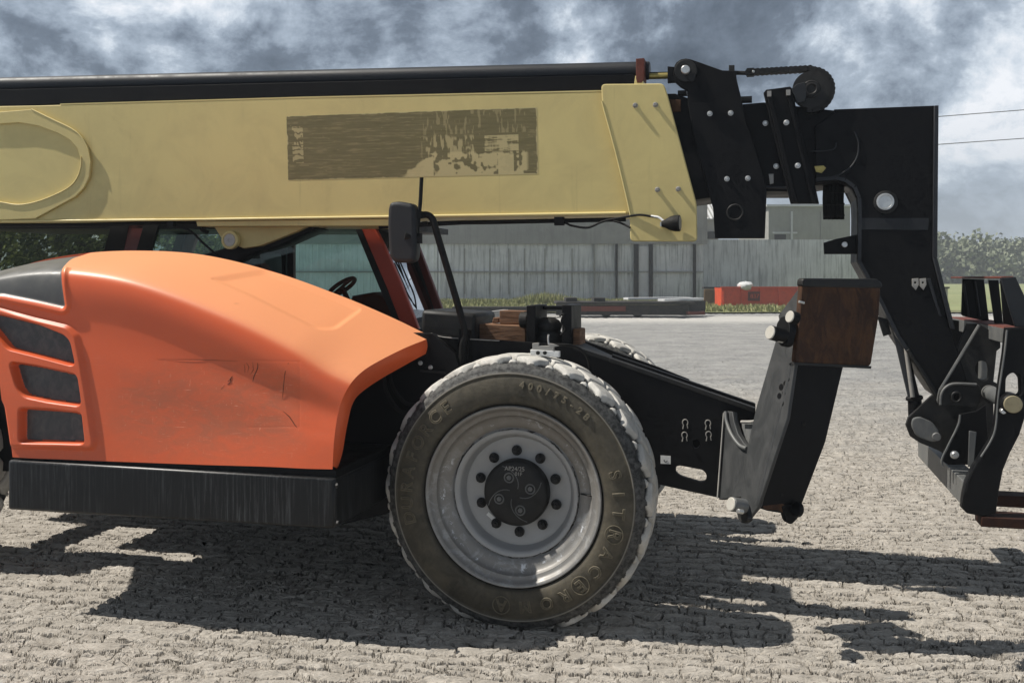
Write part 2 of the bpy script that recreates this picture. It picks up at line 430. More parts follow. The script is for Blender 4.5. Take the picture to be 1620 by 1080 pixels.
def make_wheel():
    w = empty('wheel', (0, 0, 0), 0, T)
    me = tyre_mesh(); t = bpy.data.objects.new('tyre', me); COL.objects.link(t); t.parent = w
    # raised lettering on the sidewall, each letter a thin moulded outline
    def put(ch, ang, rad, size, rb=.0032):
        cu = bpy.data.curves.new('t', 'FONT'); cu.body = ch; cu.size = size; cu.align_x = 'CENTER'; cu.align_y = 'CENTER'
        cu.fill_mode = 'NONE'; cu.bevel_depth = rb; cu.bevel_resolution = 1; cu.resolution_u = 5; cu.extrude = .001
        o = bpy.data.objects.new('t', cu); COL.objects.link(o); bpy.context.view_layer.update()
        tm = bpy.data.meshes.new_from_object(o.evaluated_get(bpy.context.evaluated_depsgraph_get()))
        bpy.data.objects.remove(o); bpy.data.curves.remove(cu)
        a = R(ang); vv_ = []
        for vt in tm.vertices:
            x, y, z = vt.co; rr = rad+y; th_ = a - x/rad
            vv_.append((rr*math.cos(th_), -.0030 - z + (0.0 if rr < .545 else (rr-.545)*.22), rr*math.sin(th_)))
        mesh_obj('letter', vv_, [tuple(p.vertices)[::-1] for p in tm.polygons], M['letter'], w, 60); bpy.data.meshes.remove(tm)
    for i, ch in enumerate('DURAFORCE'): put(ch, 194-i*8.3, .538, .088)
    for ch, ang in zip('SITRACEROMA', (15, 5, -5, -16, -27, -38, -49, -59, -70, -82, -95)): put(ch, ang, .532, .080)
    for i, ch in enumerate('400/75-28'): put(ch, 84-i*4.6, .555, .044, .0022)
    for ang in (-49, -95, -16):
        a = R(ang); c = Vector((.532*math.cos(a), -.001, .532*math.sin(a)))
        MB().tube([c+Vector((math.cos(q)*.043, 0, math.sin(q)*.043)) for q in [2*math.pi*k/28 for k in range(28)]], .003, 6, closed=True).build('emblem_ring', M['letter'], w)
    prof = [(.300, .40), (.445, .40), (.446, .034), (.449, .028), (.449, .020), (.444, .014), (.434, .015), (.427, .023), (.422, .036), (.412, .042), (.398, .046),
            (.392, .060), (.384, .072), (.362, .078), (.338, .084), (.330, .096), (.325, .106), (.321, .104), (.317, .094), (.304, .096),
            (.296, .100), (.288, .110), (.280, .145), (.272, .156), (.250, .156), (.240, .160), (.15, .160), (0, .160)]
    MB().lathe((0, 0, 0), (0, 1, 0), prof, 96).build('rim', M['rim'], w, 50)
    MB().tube([(.392, .052, .02), (.335, .083, .02)], .004, 6).build('valve_groove', M['rubber'], w)
    hb = [(0, .085), (.12, .085), (.150, .088), (.162, .098), (.166, .112), (.166, .165), (.0, .165)]
    hub = MB().lathe((0, 0, 0), (0, 1, 0), hb, 64).build('hub_cap', M['blackd'], w)
    hd = MB()
    for k in range(4):
        a = R(20+90*k); c = Vector((.085*math.cos(a), .083, .085*math.sin(a)))
        hd.tube([c+Vector((math.cos(q)*.023, 0, math.sin(q)*.023)) for q in [2*math.pi*j/20 for j in range(20)]], .004, 6, closed=True)
        hd.lathe(c+Vector((0, .001, 0)), (0, -1, 0), [(.013, -.004), (.013, .006), (.008, .007), (0, .007)], 6)
        pts = []
        for j in range(9):
            t = j/8; rr = .03+.12*t; aa = a+R(38)+t*1.0; pts.append((rr*math.cos(aa), .0845, rr*math.sin(aa)))
        hd.tube(pts, .0025, 6)
    hd.build('hub_relief', M['grey'], w)
    sc = []; sf = []
    for s_, y0, sz in (('AP24/25', .125, .030), ('01F', .100, .026)):
        tm = text_mesh(s_, sz, .0008); n = len(sc)
        for vt in tm.vertices: sc.append((vt.co.x+(.0 if y0 > .11 else .02), .0835-vt.co.z, vt.co.y+y0))
        sf += [tuple(i+n for i in p.vertices) for p in tm.polygons]; bpy.data.meshes.remove(tm)
    mesh_obj('chalk_writing', sc, sf, M['greyl'], w)
    for k in range(10):
        a = R(92-36*k); c = Vector((.205*math.cos(a), .158, .205*math.sin(a)))
        nb = MB().lathe(c, (0, -1, 0), [(.026, 0), (.026, .006), (.022, .008)], 20)
        nb.lathe(c, (0, -1, 0), [(.020, .006), (.020, .028), (.017, .031), (.012, .031)], 6)
        nb.lathe(c, (0, -1, 0), [(.011, .028), (.011, .038), (.008, .041), (0, .041)], 12)
        nb.build('wheel_nut', M['blackd'], w, 30)
    st = MB().box((-.175*math.cos(R(40)), .155, -.225*math.sin(R(40))), (.070, .004, .020), Matrix.Rotation(R(40), 3, 'Y'))
    st.build('rim_sticker', M['white'], w)
    return w
wheel0 = make_wheel()
wheel0.location = (-.028, -.01, .655)
def copy_wheel(u, v, z, flip=False, rot=0):
    c = wheel0.copy(); COL.objects.link(c); c.parent = T; c.location = (u, v, z)
    c.rotation_euler = (0, rot, math.pi if flip else 0)
    for ch in wheel0.children:
        if ch.name.split('.')[0] in ('wheel_nut', 'chalk_writing', 'rim_sticker', 'hub_relief', 'valve_groove', 'emblem_ring', 'letter'): continue
        d = ch.copy(); COL.objects.link(d); d.parent = c
    return c
copy_wheel(-.07, 2.42, .645, True)
copy_wheel(-3.99, .06, .655, False, 0)
copy_wheel(-3.78, 2.46, .655, True)

# ---------------------------------------------------------------- orange hood
def cr(pts, n):
    """Catmull-Rom through rows of points (numpy, K x 3) -> n x 3, chord-length spaced"""
    pts = np.asarray(pts, float); d = np.linalg.norm(np.diff(pts, axis=0), axis=1)
    s = np.concatenate([[0], np.cumsum(d)]); s /= s[-1]
    t = np.linspace(0, 1, n); i = np.clip(np.searchsorted(s, t, side='right')-1, 0, len(pts)-2)
    K = len(pts)
    h = s[i+1]-s[i]; x = ((t-s[i])/h)[:, None]
    m = np.zeros_like(pts)
    for k in range(K):
        a, b = max(k-1, 0), min(k+1, K-1); m[k] = (pts[b]-pts[a])/(s[b]-s[a])
    h = h[:, None]
    return ((2*x**3-3*x**2+1)*pts[i] + (x**3-2*x**2+x)*h*m[i] + (-2*x**3+3*x**2)*pts[i+1] + (x**3-x**2)*h*m[i+1])
def g3(lst, v): return np.array([P(x, y, v if not isinstance(v, (list, tuple)) else v[i])[:] for i, (x, y) in enumerate(lst)])
row0 = g3([(-80, 462), (50, 416), (130, 401), (220, 396.5), (320, 403), (430, 429), (545, 470), (620, 502), (684, 533)], .40)
row3 = g3([(-150, 470), (-15, 440), (50, 430), (110, 430), (215, 447), (350, 497), (460, 551), (517, 586), (556, 605)], -.325)
row4 = g3([(-150, 500), (-15, 462), (48, 454), (110, 456), (215, 474), (346, 527), (455, 583), (510, 612), (542, 630)], -.350)
row5 = g3([(-150, 540), (-12, 500), (45, 500), (115, 508), (215, 526), (338, 574), (444, 622), (502, 645), (534, 657)], [-.345, -.345, -.344, -.340, -.332, -.326, -.329, -.337, -.345])
row55 = g3([(-8, 580), (35, 577), (72, 577), (125, 583), (215, 596), (333, 628), (436, 657), (496, 674), (530, 683)], [-.36, -.36, -.358, -.354, -.346, -.340, -.343, -.351, -.358])
row6 = g3([(9, 640), (45, 643), (80, 646), (130, 650), (215, 658), (330, 672), (430, 686), (488, 696), (528, 702)], [-.375, -.375, -.372, -.37, -.36, -.352, -.355, -.365, -.37])
row7 = g3([(20, 723), (55, 725), (90, 726), (135, 728), (215, 731), (325, 735), (425, 738), (485, 741), (526, 742)], -.385)
row1 = row0*.66+row3*.34; row1[:, 2] += .022
row15 = row0*.36+row3*.64; row15[:, 2] += .030
row2 = row0*.14+row3*.86; row2[:, 2] += .026
rowsH = [row0, row1, row15, row2, row3, row4, row5, row55, row6, row7]
NU, NV = 800, 420
A1 = np.stack([cr(r_, NU) for r_ in rowsH])            # rows x NU x 3
G = np.zeros((NV, NU, 3))
for k in range(NU): G[:, k] = cr(A1[:, k], NV)
def project(pt):
    x = OX + pt[..., 0]*CA + pt[..., 1]*SA; y = OY - pt[..., 0]*SA + pt[..., 1]*CA
    return 810 + F*x/y, 440 - F*(pt[..., 2]-H)/y
def sdist(px, py, poly):
    """signed distance (pixels), positive inside"""
    inside = np.zeros(px.shape, bool); dm = np.full(px.shape, 1e9); L = len(poly)
    for i in range(L):
        x1, y1 = poly[i-1]; x2, y2 = poly[i]
        c = ((y1 > py) != (y2 > py)) & (px < (x2-x1)*(py-y1)/(y2-y1+1e-12)+x1); inside ^= c
        dx, dy = x2-x1, y2-y1; t = np.clip(((px-x1)*dx+(py-y1)*dy)/(dx*dx+dy*dy+1e-12), 0, 1)
        dm = np.minimum(dm, np.hypot(px-x1-t*dx, py-y1-t*dy))
    return np.where(inside, dm, -dm)
def sstep(x, a, b):
    t = np.clip((x-a)/(b-a), 0, 1); return t*t*(3-2*t)
PXH, PYH = project(G)
du = np.gradient(G, axis=1); dv = np.gradient(G, axis=0)
Nn = np.cross(du, dv); Nn /= np.linalg.norm(Nn, axis=2)[..., None]+1e-12
if Nn[NV-20, NU//2, 1] > 0: Nn = -Nn                    # outward: towards -v / up
cap = rnd([(-200, 500), (-200, 380), (150, 380), (152, 396), (112, 409), (97, 425), (97, 445), (103, 488), (55, 477), (0, 466)], 7)
vents = [rnd([(-30, 494), (0, 498), (60, 513), (104, 531), (113, 541), (121, 578), (60, 562), (16, 551), (8, 540)], 8),
         rnd([(20, 573), (60, 579), (124, 593), (131, 641), (80, 634), (42, 626), (31, 612)], 9),
         rnd([(35, 646), (80, 648), (131, 654), (136, 700), (35, 698)], 6)]
frame = rnd([(-60, 470), (60, 505), (110, 517), (124, 532), (134, 585), (143, 640), (152, 700), (148, 709), (20, 706), (10, 640), (-60, 560)], 6)
off = np.zeros((NV, NU)); sd_c = sdist(PXH, PYH, cap)
sideface = PYH > 470
off += sstep(sdist(PXH, PYH, frame), -5, 4)*.022*sideface            # raised surround of the vents
sd_v = np.full((NV, NU), -1e9)
for vv in vents:
    sdv = sdist(PXH, PYH, vv); sd_v = np.maximum(sd_v, sdv)
off -= sstep(sd_v, -3, 2.5)*.050
off -= sstep(sd_c, -1.5, 3.5)*.014
rib = np.exp(-(sd_c+6)**2/14.0)*.010*(PXH < 112)*(PYH > 424); off += rib
# recessed panel on the top surface, its edge shows as a soft bright step
rec = rnd([(330, 440), (395, 468), (500, 521), (530, 522), (575, 489), (548, 474), (420, 425)], 10)
off -= sstep(sdist(PXH, PYH, rec), -2, 8)*.010*(PYH < 540)
# faint square access panel on the side
for a_, b_ in (((250, 569), (372, 570)), ((372, 570), (474, 572)), ((474, 572), (474, 675)), ((390, 676), (474, 675))):
    dx, dy = b_[0]-a_[0], b_[1]-a_[1]; t = np.clip(((PXH-a_[0])*dx+(PYH-a_[1])*dy)/(dx*dx+dy*dy), 0, 1)
    off -= np.exp(-(np.hypot(PXH-a_[0]-t*dx, PYH-a_[1]-t*dy)/1.1)**2)*.0007
G2 = G + Nn*off[..., None]
scuff = sstep(sdist(PXH, PYH, [(200, 600), (330, 585), (470, 600), (470, 700), (360, 720), (240, 715), (185, 670)]), -55, 45)
scuff = np.maximum(scuff*.95, .22*sstep(PYH, 520, 620)) * (PYH > 500)
fc = np.array([(i*NU+k, i*NU+k+1, (i+1)*NU+k+1, (i+1)*NU+k) for i in range(NV-1) for k in range(NU-1)])
if Nn is not None:
    a_, b_, c_ = G.reshape(-1, 3)[fc[len(fc)//2, :3]]; nf = np.cross(b_-a_, c_-a_)
    if nf[1] > 0 or (abs(nf[1]) < 1e-9 and nf[2] < 0): fc = fc[:, ::-1]
def sub_mesh(name, V, faces, mat, parent, attr=None, lit_top=None):
    used = np.unique(faces); rem = -np.ones(len(V), int); rem[used] = np.arange(len(used))
    me = bpy.data.meshes.new(name); me.from_pydata(V[used].tolist(), [], rem[faces].tolist()); me.update()
    if attr is not None:
        a = me.attributes.new('scuff', 'FLOAT', 'POINT'); a.data.foreach_set('value', attr[used].astype('f'))
        if lit_top is not None:
            a = me.attributes.new('lit_top', 'FLOAT', 'POINT'); a.data.foreach_set('value', lit_top[used].astype('f'))
    me.polygons.foreach_set('use_smooth', [True]*len(me.polygons)); me.materials.append(mat)
    o = bpy.data.objects.new(name, me); COL.objects.link(o); o.parent = parent; return o
VV = G2.reshape(-1, 3); sv = sd_v.reshape(-1)[fc].mean(1); sc_ = sd_c.reshape(-1)[fc].mean(1)
hood = sub_mesh('engine_hood', VV, fc[(sv < 2.0) & (sc_ < 1.0)], M['orange'], T, scuff.reshape(-1), np.clip(sstep(Nn[..., 2], .25, .95), 0, 1).reshape(-1))   # upper faces coloured paler to paint sunlight on them
vmask = sv >= 2.0
cen = np.stack([PXH.reshape(-1)[fc].mean(1), PYH.reshape(-1)[fc].mean(1)], 1)
for k, vv in enumerate(vents):
    inn = sdist(cen[:, 0], cen[:, 1], vv) > 0
    sub_mesh('vent_panel', VV, fc[vmask & inn], M['vent'], hood)
cp = sub_mesh('hood_cap', VV, fc[sc_ >= 1.0], M['hoodcap'], hood)
cp['label'] = 'grey plastic corner cap of the orange hood'
# front return lip of the hood
outer = G2[:, -1]
innp = [(681, 556), (667, 563), (640, 578), (608, 596), (583, 612), (565, 627), (557, 641), (553, 655), (547, 685), (542, 715), (534, 742)]
vin = [.40, .30, .20, .05, -.08, -.18, -.24, -.26, -.28, -.29, -.30]
inner = cr(np.array([P(x, y, v)[:] for (x, y), v in zip(innp, vin)]), NV)
outer2 = cr(outer[::6], NV)
lip = []; lf_ = []
for j in range(5):
    t = j/4; row = outer2*(1-t)+inner*t
    if 0 < j < 4: row = row + np.array([.008, -.004, 0])*math.sin(math.pi*t)
    lip.append(row)
lip = np.concatenate(lip)
for j in range(4):
    for k in range(NV-1): lf_.append((j*NV+k, j*NV+k+1, (j+1)*NV+k+1, (j+1)*NV+k))
lo_ = sub_mesh('hood_lip', lip, np.array(lf_), M['orange'], hood, np.zeros(len(lip)))
# closing skin on the far side so that the hood is a solid body from elsewhere
bk = row0.copy(); low = row0.copy(); low[:, 2] = .8; low[:, 1] = .45
cb = np.concatenate([cr(bk, 40), cr(low, 40)]); cf = [(k, k+1, 41+k, 40+k) for k in range(39)]
mesh_obj('hood_back', cb.tolist(), cf, M['orange'], hood)
# dark scrape marks on the hood side
hs = side(-.345)
def on_hood(px, py):
    d = (PXH-px)**2+(PYH-py)**2 + (PYH < 480)*1e6; i, k = np.unravel_index(np.argmin(d), d.shape)
    return Vector(G2[i, k]) + Vector(Nn[i, k])*.0006
mk = MB()
def scrape(pts, r):
    q = [on_hood(*p) for p in pts]; MB().tube(q, [r*(.35 if i in (0, len(q)-1) else 1) for i in range(len(q))], 5).build('scrape_mark', M['rust'], hood)
for pts, r in (([(386, 575), (388, 583), (387, 590)], .0009), ([(390, 573), (394, 580), (392, 588)], .0010), ([(400, 572), (401, 585), (396, 592)], .0012),
               ([(408, 573), (407, 583), (402, 596), (400, 603)], .0018), ([(410, 576), (405, 590)], .0012),
               ([(457, 573), (451, 590), (448, 612), (447, 632)], .0015), ([(448, 650), (458, 659), (466, 671), (470, 676)], .0018),
               ([(368, 595), (364, 600), (366, 603), (360, 608)], .0022), ([(366, 598), (360, 603)], .0016), ([(355, 609), (350, 615)], .0012),
               ([(250, 569), (330, 569), (376, 571)], .0009), ([(372, 465), (380, 468)], .0012)):
    scrape(pts, r)

# ---------------------------------------------------------------- skirt and inner arch
def vbox(name, quad, v0, v1, mat, parent, bevel=.006):
    a = [P(x, y, v0) for x, y in quad]; b = [Vector((p.x, v1, p.z)) for p in a]
    return MB().hexa(a, b).build(name, mat, parent, 35, bevel)
vbox('side_skirt', [(12, 806), (530, 837), (530, 757), (12, 727)], -.405, 1.0, M['skirt'], T, .014)
vbox('skirt_shelf', [(22, 726), (532, 757), (532, 743), (24, 716)], -.375, .9, M['black'], T, .004)
for x, y in ((532, 768), (533, 827)): 
    q = PU(x, y, -.765); MB().lathe(q, (1, 0, 0), [(.013, 0), (.013, .01), (.008, .014), (0, .014)], 6).build('bolt', M['blackd'], T)
MB().hexa([P(-40, 745, .3), P(30, 745, .3), P(30, 560, .3), P(-40, 560, .3)], [P(-40, 745, .5), P(30, 745, .5), P(30, 560, .5), P(-40, 560, .5)]).build('arch_panel', M['black'], T)
# wheel-arch panel between the hood and the front wheel
prism('arch_panel', .34, [(520, 835), (520, 560), (560, 520), (684, 528), (720, 560), (760, 700), (700, 790)], .05, M['black'], T, .004)
wire('arch_seam', [P(545, 724, .335), P(620, 706, .335)], .004, M['blackd'], T)
wire('hose', [P(607, 590, .30), P(612, 620, .27), P(630, 648, .26), P(650, 655, .30)], .011, M['rubber'], T)
wire('hose', [P(616, 585, .30), P(622, 612, .28), P(640, 636, .27), P(662, 640, .30)], .010, M['rubber'], T)
vbox('bump_strip', [(664, 588), (704, 592), (704, 588), (664, 584)], .32, .34, M['blackd'], T, .001)
for x, y in ((665, 555), (665, 574), (681, 581), (569, 730)): bolt(x, y, .335, T, .010, mat=M['blackd'] if y > 600 else None)

# ---------------------------------------------------------------- chassis frame rails
rail = prism('chassis_rail', .50, [(560, 545), (684, 528), (739, 535), (833, 541), (907, 547), (964, 566), (1195, 647), (1188, 800), (1132, 786), (1046, 767), (960, 745), (760, 745), (560, 790)], .03, M['black'], T, .003,
             holes=[circ(1101, 702, 6.2, 20, 7), rnd([(1069, 738), (1075, 736), (1112, 743), (1118, 750), (1117, 760), (1108, 762), (1078, 753), (1069, 747)], 5)])
prism('hole_backing', .60, [(1085, 690), (1118, 690), (1118, 722), (1060, 712)], .02, M['black'], rail)
far_rail = prism('chassis_rail', 1.85, [(520, 540), (700, 515), (900, 530), (1040, 580), (1090, 600), (1090, 690), (960, 690), (560, 690)], .03, M['black'], T)
a0 = [P(907, 547, .497), P(964, 566, .497), P(1195, 646, .497)]
def shift(p, dv, dz=0): return Vector((p.x, p.y+dv, p.z+dz))
MB().hexa([a0[0], a0[1], shift(a0[1], .14), shift(a0[0], .30)], [shift(a0[0], 0, -.02), shift(a0[1], 0, -.02), shift(a0[1], .14, -.02), shift(a0[0], .30, -.02)]).build('top_plate', M['blackd'], rail)
MB().hexa([shift(a0[1], -.004, .002), shift(a0[2], -.004, .002), shift(a0[2], .05, .002), shift(a0[1], .05, .002)],
          [shift(a0[1], -.004, -.022), shift(a0[2], -.004, -.022), shift(a0[2], .05, -.022), shift(a0[1], .05, -.022)]).build('top_flange', M['blackd'], rail, bevel=.003)
MB().hexa([shift(a0[1], .09, .012), shift(a0[2], .09, .012), shift(a0[2], .13, .012), shift(a0[1], .13, .012)],
          [shift(a0[1], .09, -.05), shift(a0[2], .09, -.05), shift(a0[2], .13, -.05), shift(a0[1], .13, -.05)]).build('top_flange', M['black'], rail, bevel=.003)
MB().hexa([shift(a0[1], .05, -.03), shift(a0[2], .05, -.03), shift(a0[2], .09, -.03), shift(a0[1], .09, -.03)],
          [shift(a0[1], .05, -.05), shift(a0[2], .05, -.05), shift(a0[2], .09, -.05), shift(a0[1], .09, -.05)]).build('top_channel', M['black'], rail)
# worn weld marks and sticker on the rail
for x, y in ((1084, 668), (1120, 669), (1083, 688), (1121, 687)):
    c = P(x, y, .498); mb = MB()
    pts = [c+Vector((math.cos(q)*.014, 0, math.sin(q)*.016)) for q in [R(-50+k*28) for k in range(11)]]
    mb.tube(pts, .0028, 6); mb.tube([c+Vector((-.008, 0, -.012)), c+Vector((-.012, 0, -.034))], .0028, 6)
    mb.tube([c+Vector((.010, 0, -.012)), c+Vector((.013, 0, -.030))], .0024, 6)
    mb.build('bolt_mark', M['greyl'], rail)
stk = prism('sticker', .494, [(1045, 720), (1061, 721), (1061, 734), (1045, 733)], .002, M['white'], rail, .0002)
cc = P(1053, 728, .492); MB().tube([cc+Vector((math.cos(q)*.008, 0, math.sin(q)*.008)) for q in [R(150+k*24) for k in range(10)]], .0018, 6).build('sticker_symbol', M['blackd'], stk)
vbox('cross_tube', [(800, 700), (860, 700), (860, 620), (800, 620)], .5, 1.9, M['black'], T, .01)
cyl('axle', (0, .30, .655), (0, 2.2, .655), .11, M['black'], T)
cyl('axle', (-3.78, .30, .655), (-3.78, 2.2, .655), .11, M['black'], T)
MB().box((-1.6, 1.2, .95), (3.6, 1.1, .45)).build('chassis_body', M['black'], T, bevel=.02)

# black tool box, hitch block, brackets above the wheel
vbox('tool_box', [(666, 532), (752, 540), (752, 496), (666, 490)], .62, 1.05, M['blackd'], T, .022)
wire('edge_trim', [P(682, 527, .49), P(700, 533, .49), P(739, 536, .49), P(790, 539, .49)], .003, M['greyl'], T)
hb_ = .58
hitch = vbox('cylinder_mount', [(833, 548), (847, 549), (847, 483), (833, 483)], hb_, hb_+.30, M['black'], T, .004)
vbox('mount_plate', [(889, 550), (904, 552), (904, 483), (889, 482)], hb_, hb_+.30, M['black'], hitch, .004)
vbox('mount_plate', [(847, 490), (889, 490), (889, 484), (847, 484)], hb_+.2, hb_+.3, M['black'], hitch, .002)
c = P(868, 502, hb_+.12); c2 = P(868, 560, hb_+.12)
MB().lathe(c2, (0, 0, 1), [(0, 0), (.075, 0), (.082, .04), (.082, .11), (.073, .125), (.066, .13), (.074, .15), (.075, .165), (.060, .19), (.035, .205), (0, .21)], 32).build('lift_ram_head', M['blackd'], hitch)
c = P(823, 506, hb_+.1); cyl('pivot_pin', c, c+Vector((.05, 0, 0)), .045, M['blackd'], hitch)
c = P(829, 506, hb_+.1)
c = P(898, 506, hb_+.1); cyl('pivot_pin', c, c+Vector((.035, 0, 0)), .04, M['blackd'], hitch)
wire('grease_line', [P(885, 500, hb_-.01), P(892, 497, hb_-.01), P(888, 508, hb_-.01), P(894, 520, hb_-.01), P(887, 530, hb_-.01)], .005, M['rubber'], hitch)
bk_ = prism('valve_bracket', .16, [(839, 553), (884, 556), (884, 565), (839, 562)], .04, M['white'], T, .002)
bk_['label'] = 'pale metal bracket above the front tyre'
prism('bracket_lug', .17, [(842, 543), (852, 542), (852, 547), (868, 547), (868, 543), (876, 544), (884, 547), (876, 549), (876, 556), (842, 553)], .02, M['greyl'], bk_, .002)
for x in (851, 862): bolt(x, 558, .155, bk_, .008, mat=M['blackd'])
wire('brake_line', [P(868, 545, .16), P(867, 535, .16), P(868, 529, .16)], .0045, M['chrome'], bk_)
wire('brake_line', [P(876, 545, .18), P(900, 546, .2), P(918, 552, .25), P(930, 568, .30), P(934, 590, .4)], .007, M['rubber'], bk_)

# ---------------------------------------------------------------- boom
VB = .95
boom = prism('boom_section', VB, [(-260, 174), (0, 168), (60, 167), (480, 155), (830, 148), (1000, 144), (1000, 338), (540, 343), (0, 349), (-260, 352)], .56, M['cream'], T, .006)
# lips along the top and the bottom edges
def strip(name, pts, v, w, h, mat, parent):
    mb = MB()
    for (p, q) in zip(pts[:-1], pts[1:]):
        a, b = P(*p, v), P(*q, v)
        mb.hexa([a, b, b+Vector((0, 0, h)), a+Vector((0, 0, h))], [shift(a, w), shift(b, w), shift(b, w, h), shift(a, w, h)])
    return mb.build(name, mat, parent, 30)
strip('bottom_lip', [(0, 351), (310, 349), (540, 346), (985, 339)], VB-.010, .03, .012, M['cream2'], boom)
strip('bottom_lip', [(-260, 353), (0, 351)], VB-.018, .03, .012, M['cream2'], boom)
MB().tube([P(x, y, VB-.006) for x, y in ((0, 350), (310, 347.5), (540, 344), (990, 337))], .0085, 10).build('edge_bead', M['cream2'], boom)
strip('top_lip', [(95, 166), (480, 155.2), (795, 148.5), (952, 145)], VB-.001, .05, .008, M['cream2'], boom)
prism('wear_plate', VB+.012, [(310, 350), (620, 346), (618, 357), (312, 358)], .4, M['cream'], boom, .004)
# oval pivot plate at the left
ov = prism('pivot_plate', VB-.022, [(-240, 178), (0, 177), (50, 173), (85, 190), (112, 203), (127, 215), (138, 233), (143, 258), (141, 280), (132, 298), (118, 312), (90, 327), (55, 346), (0, 348), (-240, 350)], .022, M['cream'], boom, .004,
           holes=[[(-200, 196), (0, 196), (30, 194), (60, 199), (92, 211), (110, 221), (122, 234), (128, 253), (126, 272), (117, 289), (98, 303), (62, 318), (30, 324), (0, 320), (-200, 318)]])
wire('weld_bead', [P(x, y, VB-.024) for x, y in ((128, 248), (128, 262), (124, 277), (115, 291), (98, 303), (62, 318), (30, 324), (0, 320), (-30, 318))], .004, M['cream2'], ov)
wire('weld_bead', [P(x, y, VB-.022) for x, y in ((50, 173), (85, 190), (112, 203), (127, 215), (138, 233), (143, 258))], .004, M['cream2'], ov)
# collar plate at the front end of the cream section
colr = prism('boom_collar', VB-.045, rnd([(951, 133), (1050, 132), (1056, 150), (1102, 322), (1103, 382), (997, 382), (996, 336), (952, 158)], 7), .025, M['cream'], boom, .006)
wire('weld_bead', [P(952, 160, VB-.046), P(975, 245, VB-.046), P(996, 334, VB-.046), P(996, 345, VB-.046)], .0045, M['cream2'], colr)
for x, y in ((1005, 167), (1037, 166), (1040, 300), (1073, 299)): bolt(x, y, VB-.045, colr, .012, mat=M['greyl'], h=.022)
# faded decal patch
def decal():
    q = [(453, 184.5), (849, 170), (851, 275), (456, 285)]
    nx, ny = 520, 140; c3 = [P(x, y, VB-.0010) for x, y in q]
    V = []; col = []
    rs = np.random.RandomState(3)
    def vn(gx, gy, sd):
        r_ = np.random.RandomState(sd); g = r_.rand(gy+2, gx+2)
        X = np.linspace(0, gx, nx); Y = np.linspace(0, gy, ny); xi = X.astype(int); yi = Y.astype(int)
        fx = X-xi; fy = Y-yi; fx = fx*fx*(3-2*fx); fy = (fy*fy*(3-2*fy))[:, None]
        a = g[yi][:, xi]*(1-fx)+g[yi][:, xi+1]*fx; b = g[yi+1][:, xi]*(1-fx)+g[yi+1][:, xi+1]*fx
        return a*(1-fy)+b*fy
    S, Tt = np.meshgrid(np.linspace(0, 1, nx), np.linspace(0, 1, ny))      # Tt 0 top
    hs_ = vn(14, 60, 1)*.6+vn(50, 120, 2)*.4; vs_ = vn(110, 6, 3)*.6+vn(220, 12, 4)*.4; bl = vn(26, 9, 5)*.6+vn(80, 26, 6)*.4
    edge = np.minimum.reduce([S*30, (1-S)*30, Tt*14, (1-Tt)*14])
    amt = np.full((ny, nx), 1.0)                                           # 1 = dirty glue, 0 = bare cream
    right = sstep(S, .54, .58)*(1-sstep(S, .955, .97)); lowr = sstep(Tt+ .10*(bl-.5), .36, .42)
    amt -= right*lowr*sstep(vs_*.75+bl*.25, .47, .56)*.7*(1-sstep(Tt, .68, .72))*(S < .76)
    gap = sstep(bl+.22*sstep(Tt, .6, 1.0)+.25*(vs_-.5), .52, .62)
    amt -= right*sstep(Tt, .62, .68)*gap*.95
    amt -= sstep(S, .46, .50)*sstep(Tt-(.56-S)*2.6+.12*(bl-.5), .76, .79)*(S < .60)*.9
    amt -= (S > .80)*(S < .93)*(Tt > .40)*(Tt < .64)*sstep(hs_*.6+vs_*.4, .35, .55)*.9
    amt -= (S > .85)*(S < .91)*sstep(Tt, .66, .70)*.9
    # ghost of removed letters at the left edge
    lt = (S > .022)*(S < .068)*(Tt > .16+ .0*S)*(Tt < .74)
    blk = (np.sin(Tt*62+S*90) > -.35)*(vs_*.4+bl*.6 > .36)
    amt -= lt*(vs_*.5+bl*.5 > .42)*(np.sin(Tt*70+bl*9) > -.5)*.7
    amt -= (1-right)*sstep(hs_, .60, .75)*.14
    amt -= right*(Tt < .36)*sstep(vs_, .58, .68)*.35
    amt = np.where(rs.rand(ny, nx) > .9995, 0, amt)
    amt *= (edge*2.2+ (bl-.5)*.9) > .12
    amt = np.clip(amt, 0, 1)
    dark = np.array([.135, .112, .040]); dark2 = np.array([.215, .175, .072]); cream = np.array([.56, .46, .22])
    base = dark[None, None]*(1-hs_[..., None])+dark2[None, None]*hs_[..., None]
    c_ = base*amt[..., None]+cream*(1-amt[..., None])
    a, b, cc_, d = [np.array(p) for p in c3]
    pos = ((1-S)*(1-Tt))[..., None]*a+(S*(1-Tt))[..., None]*b+(S*Tt)[..., None]*cc_+((1-S)*Tt)[..., None]*d
    f = [(i*nx+k, (i+1)*nx+k, (i+1)*nx+k+1, i*nx+k+1) for i in range(ny-1) for k in range(nx-1)]
    me = bpy.data.meshes.new('decal_residue'); me.from_pydata(pos.reshape(-1, 3).tolist(), [], f); me.update()
    at = me.color_attributes.new('Col', 'FLOAT_COLOR', 'POINT')
    at.data.foreach_set('color', np.concatenate([c_, np.ones((ny, nx, 1))], 2).astype('f').reshape(-1))
    m, nt, bs, out = new_mat('decal_glue_residue'); an = N(nt, 'ShaderNodeAttribute', attribute_name='Col')
    nt.links.new(an.outputs['Color'], bs.inputs['Base Color']); bs.inputs['Roughness'].default_value = .6
    me.materials.append(m); o = bpy.data.objects.new('decal_residue', me); COL.objects.link(o); o.parent = boom
    o['label'] = 'dark glue rectangle left by a peeled decal'
decal()
